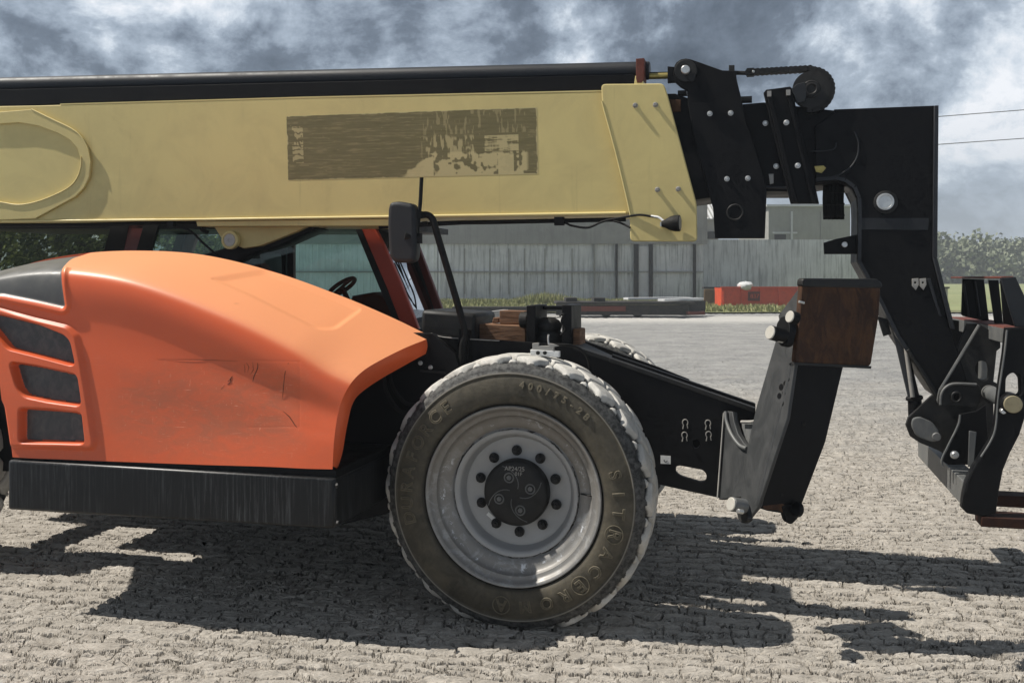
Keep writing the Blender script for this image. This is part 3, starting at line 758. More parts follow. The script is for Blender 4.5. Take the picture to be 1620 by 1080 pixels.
# long black tube and hose tray on top of the boom
tb = cyl('extend_cylinder', P(-260, 141, VB+.10)+Vector((0, 0, 0)), P(1028, 112, VB+.10), .053, M['tube'], boom, 40, .12)
prism('hose_tray', VB+.02, [(-260, 148), (1000, 118), (1010, 125), (1010, 143), (830, 145.5), (480, 152.6), (120, 162.5), (60, 166), (-260, 177)], .12, M['black'], boom, .003)
for x, y in ((297, 160), (397, 157.5), (449, 156), (499, 154.8), (555, 153.5), (640, 151.8), (860, 147.5), (930, 146)): prism('tray_block', VB+.03, [(x-5, y-5), (x+5, y-5), (x+5, y+3), (x-5, y+3)], .09, M['black'], boom, .001)
brk = prism('cylinder_clamp', VB-.01, [(1006, 93), (1019, 92), (1019, 125), (1015, 131), (1008, 131), (1006, 124)], .12, M['rustred'], boom, .003)
prism('clamp_foot', VB-.006, [(1005, 120), (1018, 120), (1017, 134), (1003, 134)], .10, M['cream2'], brk, .003)
cyl('cylinder_rod', P(1026, 121, VB+.10), P(1062, 120, VB+.10), .018, M['brass'], boom)
cyl('rod_guard', P(1026, 115.5, VB+.10), P(1060, 115, VB+.10), .004, M['black'], boom)
# conduit and cables under the boom
wire('conduit', [P(600, 359, VB+.05), P(700, 353, VB+.05), P(800, 351, VB+.05), P(990, 347, VB+.05)], .013, M['rubber'], boom)
wire('cable', [P(625, 360, VB+.02), P(780, 351.5, VB+.02), P(880, 351, VB+.02), P(905, 357, VB), P(930, 360, VB), P(955, 350, VB-.02), P(985, 344, VB-.04), P(1010, 340, VB-.055), P(1028, 342, VB-.06), P(1044, 345, VB-.07), P(1051, 352, VB-.075)], .0065, M['rubber'], boom)
wire('cable', [P(960, 347, VB), P(980, 352, VB-.02), P(997, 360, VB-.05)], .006, M['rubber'], boom)
MB().box(P(885, 350, VB+.02), (.055, .04, .05)).build('cable_clip', M['rubber'], boom)
MB().box(P(272, 354, VB+.02), (.045, .04, .04)).build('cable_clip', M['rubber'], boom)
wire('conduit', [P(-100, 356, VB+.10), P(120, 356, VB+.10), P(300, 352, VB+.10), P(320, 364, VB+.1), P(330, 368, VB+.12)], .014, M['rubber'], boom)
wire('cable', [P(270, 355, VB+.04), P(300, 365, VB+.05), P(322, 385, VB+.06), P(345, 405, VB+.08)], .008, M['rubber'], boom)
# work lamp on the collar
lp0 = P(1047, 354, VB-.09); lp1 = P(1077, 353, VB-.10)
wl = MB().lathe(lp0, lp1-lp0, [(0, 0), (.016, 0), (.024, .02), (.040, .05), (.046, .075), (.046, .10), (.043, .103), (.040, .10), (0, .098)], 32)
lamp = wl.build('work_lamp', M['rubber'], boom)
MB().lathe(lp1+Vector((-.006, 0, 0)), lp1-lp0, [(0, 0), (.040, 0), (.040, .004), (0, .008)], 32).build('lamp_lens', M['greyl'], lamp)
MB().box(P(1048, 355, VB-.065), (.022, .05, .024)).build('lamp_bracket', M['chrome'], lamp)
wire('cable', [P(1030, 342, VB-.06), P(1042, 344, VB-.07), P(1050, 350, VB-.08)], .007, M['white'], lamp)

# ------- black inner boom, head plate, chain, sheave
BK = M['black']
inner_b = prism('inner_boom', VB+.045, [(1000, 150), (1068, 148), (1090, 156), (1175, 165), (1208, 162), (1330, 176), (1350, 180), (1350, 284), (1296, 292), (1250, 303), (1212, 303), (1130, 312), (1000, 330)], .46, BK, boom, .005)
prism('slide_pad', VB+.03, [(1058, 157), (1077, 158), (1077, 176), (1062, 178)], .02, M['rust'], inner_b)
MB().box(P(1080, 148, VB+.1), (.05, .08, .02)).build('top_stop', M['blackd'], inner_b)
MB().box(P(1181, 158, VB+.1), (.06, .08, .025)).build('top_stop', M['blackd'], inner_b)
hp = prism('head_plate', VB-.005, circ(1085, 112, 1, 1)[:0] + [(1067, 104), (1070, 98.5), (1077, 94), (1085, 92.5), (1093, 94), (1105, 98), (1143, 111.5), (1164, 112.5), (1166, 128), (1172, 152), (1180, 190), (1206, 270), (1213, 303), (1210, 377), (1131, 377), (1128, 330), (1100, 230), (1088, 165), (1087, 143), (1076, 137), (1068, 130), (1065, 118)], .045, BK, boom, .005)
prism('ram_clevis', VB+.005, [(1056, 105), (1069, 106), (1069, 129), (1056, 130)], .05, BK, hp)
prism('ram_boss', VB-.02, circ(1085, 112, 18, 28), .03, M['blackd'], hp, .004)
pn = P(1085, 112, VB-.02); cyl('ram_pin', pn, pn+Vector((0, -.035, 0)), .0245, M['chrome'], hp)
prism('pin_keeper', VB-.024, circ(1094, 123, 6.5), .01, M['blackd'], hp)
prism('lug', VB+.0, [(1153, 103), (1162, 103), (1162, 114), (1153, 114)], .03, M['blackd'], hp)
rgc = P(1163, 336, VB-.006); MB().tube([rgc+Vector((math.cos(q)*.042, 0, math.sin(q)*.042)) for q in [2*math.pi*k/28 for k in range(28)]], .006, 6, closed=True).build('cable_ring', M['blackd'], hp)
for x, y in ((1123, 180), (1156, 179), (1150, 283), (1183, 282)): bolt(x, y, VB-.007, hp, .012)
for x, y in ((1211, 195), (1228, 263)): bolt(x, y, VB+.043, inner_b, .0125)
# sloping chain arm
arm = prism('chain_arm', VB-.01, [(1208, 147), (1212, 142), (1250, 137), (1254, 141), (1262, 185), (1280, 250), (1296, 322), (1251, 322), (1237, 265), (1222, 205)], .05, BK, boom, .004)
for q in (((1212, 146), (1219, 144), (1252, 278), (1262, 320), (1256, 320), (1244, 275)), ((1243, 142), (1249, 141), (1283, 290), (1290, 320), (1285, 320), (1276, 288))):
    prism('arm_rib', VB-.03, list(q), .03, BK, arm, .003)
for x, y in ((1217, 149), (1247, 147)): MB().box(P(x, y, VB-.035), (.022, .025, .03)).build('arm_cap', M['greyl'], arm)
for x, y in ((1244, 194), (1262, 262)): bolt(x, y, VB-.034, arm, .0125)
shc = P(1283, 143, VB+.03)
sh = MB().lathe(shc+Vector((0, .03, 0)), (0, -1, 0), [(0, 0), (.100, 0), (.100, .015), (.088, .018), (.088, .04), (.100, .043), (.100, .058), (.05, .060), (.045, .066), (0, .066)], 48).build('chain_sheave', M['blackd'], arm)
MB().lathe(shc+Vector((0, -.03, 0)), (0, -1, 0), [(.036, 0), (.036, .018), (.028, .02), (.02, .012), (0, .012)], 24).build('sheave_hub', M['blackd'], arm)
prism('sheave_bracket', VB-.02, [(1252, 140), (1262, 132), (1274, 130), (1276, 150), (1274, 160), (1261, 164)], .02, M['mirror'], arm)
mb = MB()
path = [P(1184, 115, VB+.03)]; top = P(1281, 109.5, VB+.03)
n_ = 13
pts = [path[0].lerp(top, i/n_) for i in range(n_+1)]
rad = .110
for k in range(1, 18): 
    a = R(92-k*11.5); pts.append(shc+Vector((math.cos(a)*rad, 0, math.sin(a)*rad)))
links = []
for i in range(len(pts)-1):
    a, b = pts[i], pts[i+1]; m_ = (a+b)/2; d = (b-a); L_ = d.length
    rot = Matrix.Rotation(-math.atan2(d.z, d.x), 3, 'Y')
    mb.box(m_, (L_*.62, .05 if i % 2 else .036, .030), rot)
    mb.tube([a+Vector((0, -.028, 0)), a+Vector((0, .028, 0))], .0175, 10)
mb.build('leaf_chain', M['blackd'], arm, 30)
MB().tube([P(1143, 115, VB+.03), P(1184, 116, VB+.03)], .012, 10).build('chain_rod', M['blackd'], arm)
MB().box(P(1187, 115, VB+.03), (.04, .045, .042)).build('chain_anchor', M['blackd'], arm)
bolt(1192, 113.5, VB+.005, arm, .006)

# ------- boom head (gooseneck)
goose = prism('boom_head', VB+.02, [(1320, 173), (1478, 167), (1478, 250), (1476, 408), (1486, 455), (1504, 520), (1530, 600), (1520, 634), (1484, 630), (1418, 531), (1394, 482), (1356, 414), (1357, 330), (1355, 313), (1348, 299), (1336, 289), (1322, 286), (1290, 290), (1290, 200), (1320, 178)], .06, BK, boom, .006)
g2 = prism('boom_head_cheek', VB+.40, [(1325, 185), (1450, 178), (1450, 404), (1468, 500), (1490, 600), (1450, 560), (1408, 520), (1350, 420), (1350, 330), (1335, 300), (1300, 296), (1300, 200)], .05, BK, goose)
# front web joining both cheeks
fr = [(1478, 167), (1476, 408), (1504, 520)]
mb = MB()
for p, q in zip(fr[:-1], fr[1:]):
    a, b = P(*p, VB+.0), P(*q, VB+.0)
    mb.hexa([a, b, b+Vector((.022, 0, 0)), a+Vector((.022, 0, 0))], [shift(a, .48), shift(b, .48), shift(b, .48)+Vector((.022, 0, 0)), shift(a, .48)+Vector((.022, 0, 0))])
mb.build('front_web', M['tube'], goose, bevel=.003)
mb = MB(); a, b = P(1320, 175, VB+.08), P(1478, 168, VB+.08)
mb.hexa([a, b, b-Vector((0, 0, .02)), a-Vector((0, 0, .02))], [shift(a, .36), shift(b, .36), shift(b, .36, -.02), shift(a, .36, -.02)]); mb.build('top_web', BK, goose)
# inner edge web of the throat, lit pale
thr = [(1292, 286), (1322, 284), (1336, 287), (1350, 297), (1357, 313), (1358, 340), (1357, 414), (1395, 484), (1419, 533), (1484, 630)]
mb = MB()
for p, q in zip(thr[:-1], thr[1:]):
    a, b = P(*p, VB+.014), P(*q, VB+.014); d = (b-a).normalized(); nn = Vector((-d.z, 0, d.x))*.018
    mb.hexa([a, b, b+nn, a+nn], [shift(a, .42), shift(b, .42), shift(b, .42)+nn, shift(a, .42)+nn])
mb.build('throat_web', M['tube'], goose, 30)
prism('grey_band', VB+.017, [(1363, 345), (1470, 345), (1468, 364), (1363, 363)], .006, M['mirror'], goose, .001)
wp = P(1401, 320, VB+.018)
MB().lathe(wp, (0, -1, 0), [(.062, 0), (.062, .010), (.055, .014), (0, .014)], 32).build('pin_washer', M['blackd'], goose)
MB().lathe(wp+Vector((-.004, -.014, .002)), (0, -1, 0), [(.045, 0), (.045, .012), (.036, .014), (.034, .010), (0, .010)], 32).build('head_pin', M['chrome'], goose)
wire('weld_bead', [P(x, y, VB+.018) for x, y in ((1352, 208), (1358, 225), (1357, 245), (1348, 262), (1334, 273), (1314, 281), (1290, 284))], .005, M['mirror'], goose)
wire('weld_bead', [P(x, y, VB+.018) for x, y in ((1281, 240), (1310, 238), (1320, 235), (1323, 226))], .004, M['mirror'], goose)
prism('yellow_smudge', VB+.016, [(1288, 263), (1303, 262), (1307, 266), (1300, 274), (1291, 272)], .003, M['brass'], goose)
prism('plastic_clip', VB+.035, [(1216, 275), (1224, 275), (1224, 290), (1218, 292)], .01, M['greyl'], inner_b)
MB().tube([P(1209, 296, VB+.03), P(1249, 297, VB+.03)], .008, 8).build('lower_tube', M['tube'], inner_b)
# hose bundle hanging in the throat
hbd = MB()
for k in range(5):
    x = 1306+k*6.5; hbd.tube([P(x, 288, VB+.20), P(x-1, 315, VB+.20), P(x, 347, VB+.22)], .0135, 8)
for y in (304, 323, 341): hbd.box(P(1319, y, VB+.185), (.115, .02, .010))
hbd.build('hose_bundle', M['rubber'], goose)
prism('lower_lug', VB+.06, [(1303, 384), (1322, 378), (1356, 371), (1357, 402), (1318, 402), (1304, 402)], .03, BK, goose)
q = P(1336, 387, VB+.055); cyl('lug_pin', q, q+Vector((0, -.02, 0)), .016, M['chrome'], goose)
for x in (1448, 1460):
    prism('hook_tab', VB+.005, [(x-5, 441), (x+5, 440), (x+6, 450), (x+1, 459), (x-5, 452)], .012, M['greyl'], goose, .002, holes=[circ(x, 447, 1.8, 10)])
prism('hook_strip', VB+.008, [(1466, 441), (1472, 440), (1490, 500), (1486, 500)], .01, M['tube'], goose)
prism('side_lug', VB+.10, [(1388, 500), (1404, 505), (1410, 528), (1398, 532)], .03, M['blackd'], goose)
# tilt ram and link
cyl('tilt_ram_rod', P(1420, 520, VB+.10), P(1446, 630, VB+.10), .030, M['tube'], goose)
cyl('tilt_ram_rod', P(1432, 540, VB+.06), P(1444, 628, VB+.06), .012, M['greyl'], goose)
cyl('tilt_ram_gland', P(1446, 626, VB+.10), P(1447, 633, VB+.10), .045, M['rubber'], goose)
cyl('tilt_ram_end', P(1447, 632, VB+.10), P(1448, 662, VB+.10), .036, M['black'], goose)
cyl('tilt_link', P(1436, 553, VB-.01), P(1481, 626, VB-.01), .010, M['blackd'], goose)

# ---------------------------------------------------------------- fork carriage
UC = 2.33
car = prism('carriage_plate', .98, [(1530, 512), (1550, 512), (1583, 534), (1583, 550), (1577, 555), (1572, 604), (1572, 700), (1556, 730), (1500, 722), (1484, 712), (1455, 700), (1440, 690), (1433, 672), (1437, 660), (1482, 618), (1500, 590)], .03, M['blackd'], T, .004,
            holes=[rnd([(1542, 585), (1545, 573), (1553, 570), (1562, 573), (1564, 583), (1563, 600), (1553, 601), (1547, 598)], 4)])
car['label'] = 'black tilting fork carriage plate'
prism('carriage_plate', 1.75, [(1505, 505), (1560, 515), (1560, 640), (1540, 690), (1500, 700), (1470, 660)], .03, M['black'], car)
strip_pts = [(1549, 514), (1519, 564), (1487, 617), (1484, 634), (1488, 641)]
mb = MB()
for p, q in zip(strip_pts[:-1], strip_pts[1:]):
    a, b = P(*p, .93), P(*q, .93); mb.tube([a, b], .008, 6)
mb.build('edge_flange', M['grey'], car)
prism('hook_plate', .90, rnd([(1484, 640), (1486, 622), (1493, 611), (1508, 604), (1545, 606), (1552, 612), (1550, 640), (1540, 646), (1500, 640), (1492, 645)], 5), .03, M['blackd'], car, .004, holes=[circ(1513, 628, 5.5, 16)])
wire('edge_bead', [P(x, y, .895) for x, y in ((1488, 640), (1489, 624), (1496, 613), (1510, 607), (1545, 608))], .007, M['grey'], car)
wire('boss_ring', [P(1513+7*math.cos(t), 628+7.5*math.sin(t), .895) for t in [2*math.pi*k/12 for k in range(13)]], .008, M['blackd'], car, samples=3)
prism('link_plate', .90, rnd([(1442, 674), (1444, 662), (1455, 659), (1476, 668), (1487, 684), (1483, 698), (1474, 699), (1450, 690)], 6), .03, M['grey'], car, .005)
c = P(1481, 690, .90); cyl('link_pin', c, c+Vector((0, -.02, 0)), .022, M['grey'], car)
prism('gusset', .86, [(1518, 655), (1545, 650), (1560, 640), (1566, 735), (1500, 735), (1490, 728), (1493, 715), (1512, 680)], .02, BK, car)
wire('gusset_edge', [P(x, y, .855) for x, y in ((1519, 656), (1516, 672), (1500, 705), (1490, 727), (1492, 738))], .006, M['grey'], car)
bolt(1510, 719, .85, car, .017)
MB().hexa([P(1531, 738, .84), P(1540, 738, .84), P(1545, 683, .84), P(1533, 681, .84)], [P(1531, 738, .95), P(1540, 738, .95), P(1545, 683, .95), P(1533, 681, .95)]).build('upright', M['grey'], car, bevel=.003)
# bottom cross beam (lateral)
def latbar(name, quad, u, du, mat, parent, bevel=.004):
    a = [PU(x, y, u) for x, y in quad]; b = [p+Vector((du, 0, 0)) for p in a]
    return MB().hexa(a, b).build(name, mat, parent, 35, bevel)
def lat(name, pn, pf, u0, du, dz, mat, parent, vn, vf, bevel=.004):
    """lateral bar from near v=vn to far v=vf with its top edge through photo point pn"""
    p = P(*pn, vn); z = p.z; u = p.x
    return MB().box((u+du/2, (vn+vf)/2, z-dz/2), (du, vf-vn, dz)).build(name, mat, parent, 35, bevel)
bb = lat('bottom_beam', (1526, 763), None, 0, .10, .13, M['grey'], car, .66, 2.10)
lat('top_beam', (1593, 520), None, 0, .13, .075, M['grey'], car, .60, 2.05)
lat('top_beam_cap', (1593, 519), None, 0, .15, .008, M['rustred'], car, .60, 2.05)
# near fork shank with slot
shank = prism('fork_shank', .56, [(1593, 519), (1650, 517), (1655, 600), (1640, 640), (1622, 660), (1613, 688), (1598, 717), (1587, 744), (1581, 775), (1576, 812), (1555, 817), (1530, 812), (1522, 804), (1524, 785), (1529, 763), (1540, 740), (1552, 722), (1567, 698), (1575, 676), (1579, 633), (1583, 600), (1589, 560)], .07, M['black'], T, .008,
              holes=[rnd([(1591, 622), (1592, 596), (1603, 588), (1615, 596), (1616, 622), (1610, 627), (1598, 627)], 6)])
shank['label'] = 'near black fork shank with an oval slot'
wire('shank_edge', [P(x, y, .556) for x, y in ((1593, 522), (1589, 560), (1583, 600), (1579, 633), (1575, 676), (1567, 698), (1552, 722))], .005, M['grey'], shank)
f2 = prism('fork_shank', 1.65, [(1552, 560), (1572, 560), (1566, 700), (1556, 770), (1535, 770), (1540, 720), (1548, 690)], .07, M['grey'], T, .008)
pz = P(1600, 638, .53)
cyl('fork_shaft', (pz.x-.0, .60, pz.z), (pz.x, 2.0, pz.z), .040, M['grey'], car)
cyl('shaft_collar', (pz.x, .98, pz.z), (pz.x, 1.06, pz.z), .062, M['blackd'], car)
cyl('shaft_collar', (pz.x, 1.09, pz.z), (pz.x, 1.18, pz.z), .056, M['greyl'], car)
cyl('shaft_end', (pz.x, .50, pz.z), (pz.x, .60, pz.z), .050, M['black'], car)
cyl('shaft_face', (pz.x, .493, pz.z), (pz.x, .503, pz.z), .042, M['shaftend'], car)
q = P(1585, 649, .55); cyl('keeper_bolt', q, q+Vector((0, -.035, 0)), .013, M['chrome'], car)
# tines
for sp, v0 in (((1528, 814), .56), ):
    p = P(1552, 815, v0); MB().box((p.x+.72, v0+.07, p.z-.030), (1.44, .14, .052)).build('fork_tine', M['darkrust'], shank, bevel=.006)
p = P(1560, 783, 1.45); MB().box((p.x+.72, 1.45+.07, p.z-.03), (1.44, .14, .065)).build('fork_tine', M['darkrust'], f2, bevel=.006)
# load backrest
bkr = prism('backrest_plate', 1.50, [(1523, 441), (1557, 442), (1565, 509), (1524, 500), (1521, 497)], .02, BK, car)
bkr['label'] = 'black load backrest plates above the carriage'
prism('backrest_plate', 1.10, [(1564, 443), (1580, 443), (1587, 511), (1574, 512)], .02, BK, car)
prism('backrest_plate', .85, [(1583, 444), (1588, 444), (1606, 516), (1588, 512)], .02, BK, car)
prism('backrest_gusset', .62, [(1583, 440), (1607, 438), (1622, 470), (1660, 480), (1660, 518), (1606, 517)], .02, M['mirror'], car)
lat('backrest_rail', (1583, 437), None, 0, .06, .012, M['rustred'], car, .64, 1.9)
for x in (1530, 1548): wire('backrest_edge', [P(x-6, 445, 1.49), P(x+2, 500, 1.49)], .007, M['blackd'], car)

# ---------------------------------------------------------------- stabilizer leg
Dm = 4.45
Mb, Mt = PD(1199, 800, Dm), PD(1262, 545, Dm)
e = (Mt-Mb).normalized()
def local_dir(deg): 
    x, y = math.cos(R(deg)), math.sin(R(deg)); return Vector((x*CA-y*SA, x*SA+y*CA, 0))
nd = local_dir(291); ng = local_dir(203)
nd = (nd - e*nd.dot(e)).normalized(); ng = (ng - e*ng.dot(e)).normalized()
dark = Plane(Mb, e.cross(nd), e)          # N = X x Y
if dark.N.dot(nd) < 0: dark = Plane(Mb, -e.cross(nd), e)
greyp = Plane(Mb, e.cross(ng), e)
if greyp.N.dot(ng) < 0: greyp = Plane(Mb, -e.cross(ng), e)
w_d = .30
dq = [(1199, 802), (1267, 793), (1334, 581), (1357, 500), (1274, 500)]
leg = prism('stabilizer_leg', dark, [(1199, 803), (1215, 808), (1240, 812), (1252, 828), (1262, 812), (1270, 794), (1306, 699), (1334, 581), (1362, 490), (1276, 490)], .02, M['black'], T, .004)
leg['label'] = 'tilted black stabilizer leg in front of the wheel'
gp = prism('leg_side', greyp, [(1199, 802), (1183, 822), (1176, 812), (1170, 796), (1176, 760), (1182, 708), (1196, 645), (1226, 542), (1233, 505), (1256, 492), (1272, 452), (1276, 490), (1262, 546), (1245, 662)], .02, M['leg_lit'], leg, .004)
# rounded corner between both faces
MB().tube([PD(1199, 800, Dm)+(-nd-ng)*.012, PD(1274, 498, Dm)+(-nd-ng)*.012], .017, 16).build('leg_corner', M['leg_lit'], leg)
# back side
bq = [dark.hit(1268, 790), dark.hit(1345, 545)]
MB().hexa([bq[0], bq[1], bq[1]-nd*.02, bq[0]-nd*.02], [bq[0]-ng*.001-nd*.25, bq[1]-ng*.001-nd*.25, bq[1]-nd*.27, bq[0]-nd*.27])
gl = prism('leg_bracket', greyp, [(1134, 789), (1140, 720), (1144, 652), (1148, 649), (1156, 650), (1158, 665), (1164, 684), (1174, 700), (1182, 708), (1180, 730), (1176, 760), (1172, 785), (1153, 787)], .03, M['leg_lit'], leg, .004, off=-.012)
wire('bracket_edge', [greyp.hit(x, y)+ng*.0 for x, y in ((1148, 651), (1150, 668), (1158, 688), (1170, 704), (1181, 709))], .010, M['grey'], leg)
wire('bracket_edge', [greyp.hit(x, y)-ng*.0 for x, y in ((1135, 788), (1140, 720), (1145, 653))], .004, M['greyl'], leg)
prism('bracket_pocket', greyp, [(1158, 664), (1188, 662), (1188, 712), (1174, 708), (1160, 690)], .01, M['grey'], leg, .002, off=-.06)
wire('pocket_edge', [greyp.hit(x, y)-ng*.04 for x, y in ((1163, 665), (1183, 664), (1187, 655))], .008, M['greyl'], leg)
def pin(name, px, py, D, L, r, matf, matb, extra=None):
    c = PD(px, py, D); cyl(name, c, c-ng*L, r, matb, leg)
    cyl(name+'_face', c+ng*.006, c-ng*.002, r*.94, matf, leg)
pin('leg_pin', 1157, 797, 4.36, .08, .033, M['pinface'], M['grey'])
pin('leg_pin', 1219, 526, 4.30, .08, .033, M['pinface'], M['black'])
pin('leg_pin', 1250, 501, 4.28, .04, .029, M['pinface'], M['black'])
for x, y in ((1167, 808), (1230, 537), (1264, 477)): 
    c = PD(x, y, 4.31); cyl('keeper_bolt', c, c-ng*.03, .011 if x < 1260 else .006, M['chrome'], leg)
prism('pin_lug', Plane(PD(1238, 520, 4.36), greyp.X, greyp.Y), rnd([(1228, 512), (1236, 500), (1246, 500), (1250, 520), (1244, 545), (1234, 548), (1228, 535)], 5), .04, M['black'], leg)
prism('pin_lug', Plane(PD(1175, 805, 4.40), greyp.X, greyp.Y), rnd([(1160, 790), (1172, 788), (1180, 800), (1184, 822), (1174, 828), (1168, 822)], 5), .03, M['blackd'], leg)
prism('foot_lug', Plane(dark.o+nd*.004, dark.X, dark.Y), rnd([(1236, 800), (1262, 798), (1270, 806), (1262, 820), (1252, 830), (1244, 826)], 4), .03, M['black'], leg)
prism('foot_opening', Plane(dark.o+nd*.001, dark.X, dark.Y), rnd([(1206, 800), (1240, 796), (1244, 812), (1228, 806), (1210, 806)], 3), .004, M['rust'], leg, .001)
c = PD(1265, 806, 4.50); cyl('foot_boss', c, c+ng*.03, .035, BK, leg)
c = dark.hit(1271, 670); cyl('plug', c+nd*.004, c-nd*.004, .010, M['rubber'], leg)
c = dark.hit(1236, 782); cyl('plug', c+nd*.004, c-nd*.004, .008, M['rubber'], leg)
for x, y, r_ in ((1236, 612, .016), (1233, 626, .015), (1237, 638, .014), (1242, 606, .012), (1240, 622, .012), (1247, 600, .010)):
    c = greyp.hit(x, y); cyl('grease_smudge', c+ng*.0012, c-ng*.001, r_, M['black'], leg, 12)
# rusty pad folded against the top of the leg
padp = Plane(dark.hit(1300, 470)+nd*.07, dark.X, Vector((0, 0, 1)))
pad = prism('stabilizer_pad', padp, rnd([(1270, 442), (1387, 443), (1394, 452), (1391, 500), (1378, 580), (1258, 575), (1266, 500)], 7), .035, M['rust'], T, .008)
pad['label'] = 'rusty brown stabilizer pad with a black top edge'
prism('pad_edge', padp, rnd([(1269, 440), (1388, 441), (1395, 448), (1395, 456), (1268, 454)], 5), .045, M['blackd'], pad, .008, off=.006)
prism('pad_hinge', greyp, [(1234, 500), (1270, 452), (1266, 500), (1258, 573), (1250, 577), (1246, 560)], .03, M['leg_lit'], pad, .004, off=.012)
prism('pad_rim', padp, [(1258, 573), (1378, 579), (1377, 583), (1257, 577)], .03, M['blackd'], pad, .002, off=.005)

# ---------------------------------------------------------------- lift cylinder bracket under the boom
br = prism('lift_bracket', VB+.10, [(338, 358), (490, 356), (470, 366), (412, 389), (385, 393), (352, 380)], .3, M['cream'], boom, .006)
c = P(367, 380, VB+.09); MB().lathe(c, (0, -1, 0), [(.060, 0), (.060, .03), (.054, .035), (.046, .035), (.044, .028), (0, .028)], 36).build('bracket_pin', M['cream2'], br)
MB().lathe(c+Vector((0, -.029, 0)), (0, -1, 0), [(0, 0), (.042, 0), (.040, .003), (.012, .003), (.010, .001), (0, .001)], 30).build('pin_face', M['pinface'], br)
prism('lift_ram', VB+.16, [(300, 408), (380, 385), (420, 392), (330, 440)], .10, M['black'], boom, .02)
prism('bracket_rail', VB+.14, [(376, 392), (400, 385), (490, 358), (500, 362), (440, 388), (400, 398), (378, 402)], .20, M['black'], boom, .003)
MB().box(P(395, 402, VB+.3), (.10, .1, .06)).build('ram_valve', M['blackd'], boom)

# ---------------------------------------------------------------- cab on the far side
VC = 1.62
cab = prism('cab', VC, [(-60, 352), (640, 352), (640, 362), (-60, 362)], .95, M['black'], T, .004)
cab['label'] = 'red framed operator cab behind the boom'
prism('front_pillar', VC, [(566, 358), (592, 358), (606, 385), (633, 445), (662, 520), (632, 520), (607, 455)], .05, M['red'], cab, .012)
prism('window_seal', VC-.004, [(560, 358), (570, 358), (612, 455), (637, 520), (628, 520), (600, 455)], .03, M['rubber'], cab)
prism('rear_pillar', VC, [(202, 352), (232, 352), (205, 450), (178, 450)], .05, M['dkred'], cab, .01)
prism('window_seal', VC-.004, [(176, 352), (205, 352), (184, 450), (150, 450)], .03, M['rubber'], cab)
prism('window_seal', VC-.004, [(228, 352), (252, 352), (222, 450), (200, 450)], .03, M['rubber'], cab)
prism('middle_pillar', VC+.9, [(295, 352), (318, 352), (285, 450), (262, 450)], .05, M['dkred'], cab, .008)
prism('window_seal', VC+.88, [(286, 352), (299, 352), (270, 450), (254, 450)], .03, M['rubber'], cab)
prism('door_post', VC+.86, [(450, 352), (464, 352), (464, 480), (450, 480)], .05, M['dkred'], cab, .008)
prism('door_post', VC+.80, [(415, 352), (425, 352), (425, 480), (415, 480)], .05, M['rubber'], cab)
prism('door_post', VC+.78, [(426, 352), (452, 352), (452, 480), (426, 480)], .03, M['black'], cab)
prism('window_trim', VC+.70, [(421, 352), (424, 352), (424, 480), (421, 480)], .005, M['greyl'], cab)
prism('seat_back', VC+.35, rnd([(374, 400), (412, 398), (414, 470), (372, 470)], 6), .35, M['black'], cab, .03)
gx = prism('side_glass', VC+.02, [(222, 356), (568, 356), (634, 520), (210, 520)], .006, M['glass'], cab, .001)
prism('rear_glass', VC+.02, [(-60, 356), (200, 356), (180, 520), (-60, 520)], .006, M['glassd'], cab, .001)
prism('front_pillar', VC+.95, [(640, 362), (652, 362), (700, 490), (722, 560), (700, 560), (676, 485)], .05, M['dkred'], cab, .01)
prism('window_seal', VC+.93, [(628, 362), (643, 362), (684, 485), (706, 560), (690, 560), (666, 480)], .03, M['rubber'], cab)
# windscreen between the two front pillars
a, b = P(592, 362, VC+.02), P(660, 520, VC+.02); c_, d_ = P(636, 362, VC+.93), P(698, 520, VC+.93)
MB().hexa([a, b, d_, c_], [x+Vector((-.006, 0, 0)) for x in (a, b, d_, c_)]).build('windscreen', M['glassw'], cab)
for k in range(3):
    wire('wiper_hose', [P(622+k*5, 400+k*6, VC+.3), P(634+k*5, 440, VC+.3), P(644+k*6, 470, VC+.3), P(652+k*4, 505, VC+.3)], .006, M['rubber'], cab)
prism('dashboard', VC+.3, [(555, 468), (590, 462), (625, 480), (640, 520), (540, 520)], .3, M['black'], cab, .03)
sw = P(541, 454, VC+.38); rot = Matrix.Rotation(R(-62), 3, 'Y')
ring = [sw+rot @ Vector((math.cos(q)*.15, math.sin(q)*.17, 0)) for q in [2*math.pi*k/28 for k in range(28)]]
ring = [sw+Vector((math.cos(q)*.085, math.sin(q)*.13, math.cos(q)*.065)) for q in [2*math.pi*k/28 for k in range(28)]]
mb = MB().tube(ring, .016, 8, closed=True); mb.tube([ring[0], sw, ring[14]], .012, 6); mb.tube([sw, sw+Vector((.10, 0, -.2))], .02, 8)
mb.build('steering_wheel', M['rubber'], cab)
MB().box((-2.0, 2.1, 1.0), (1.7, .9, .9)).build('cab_body', M['black'], cab, bevel=.03)

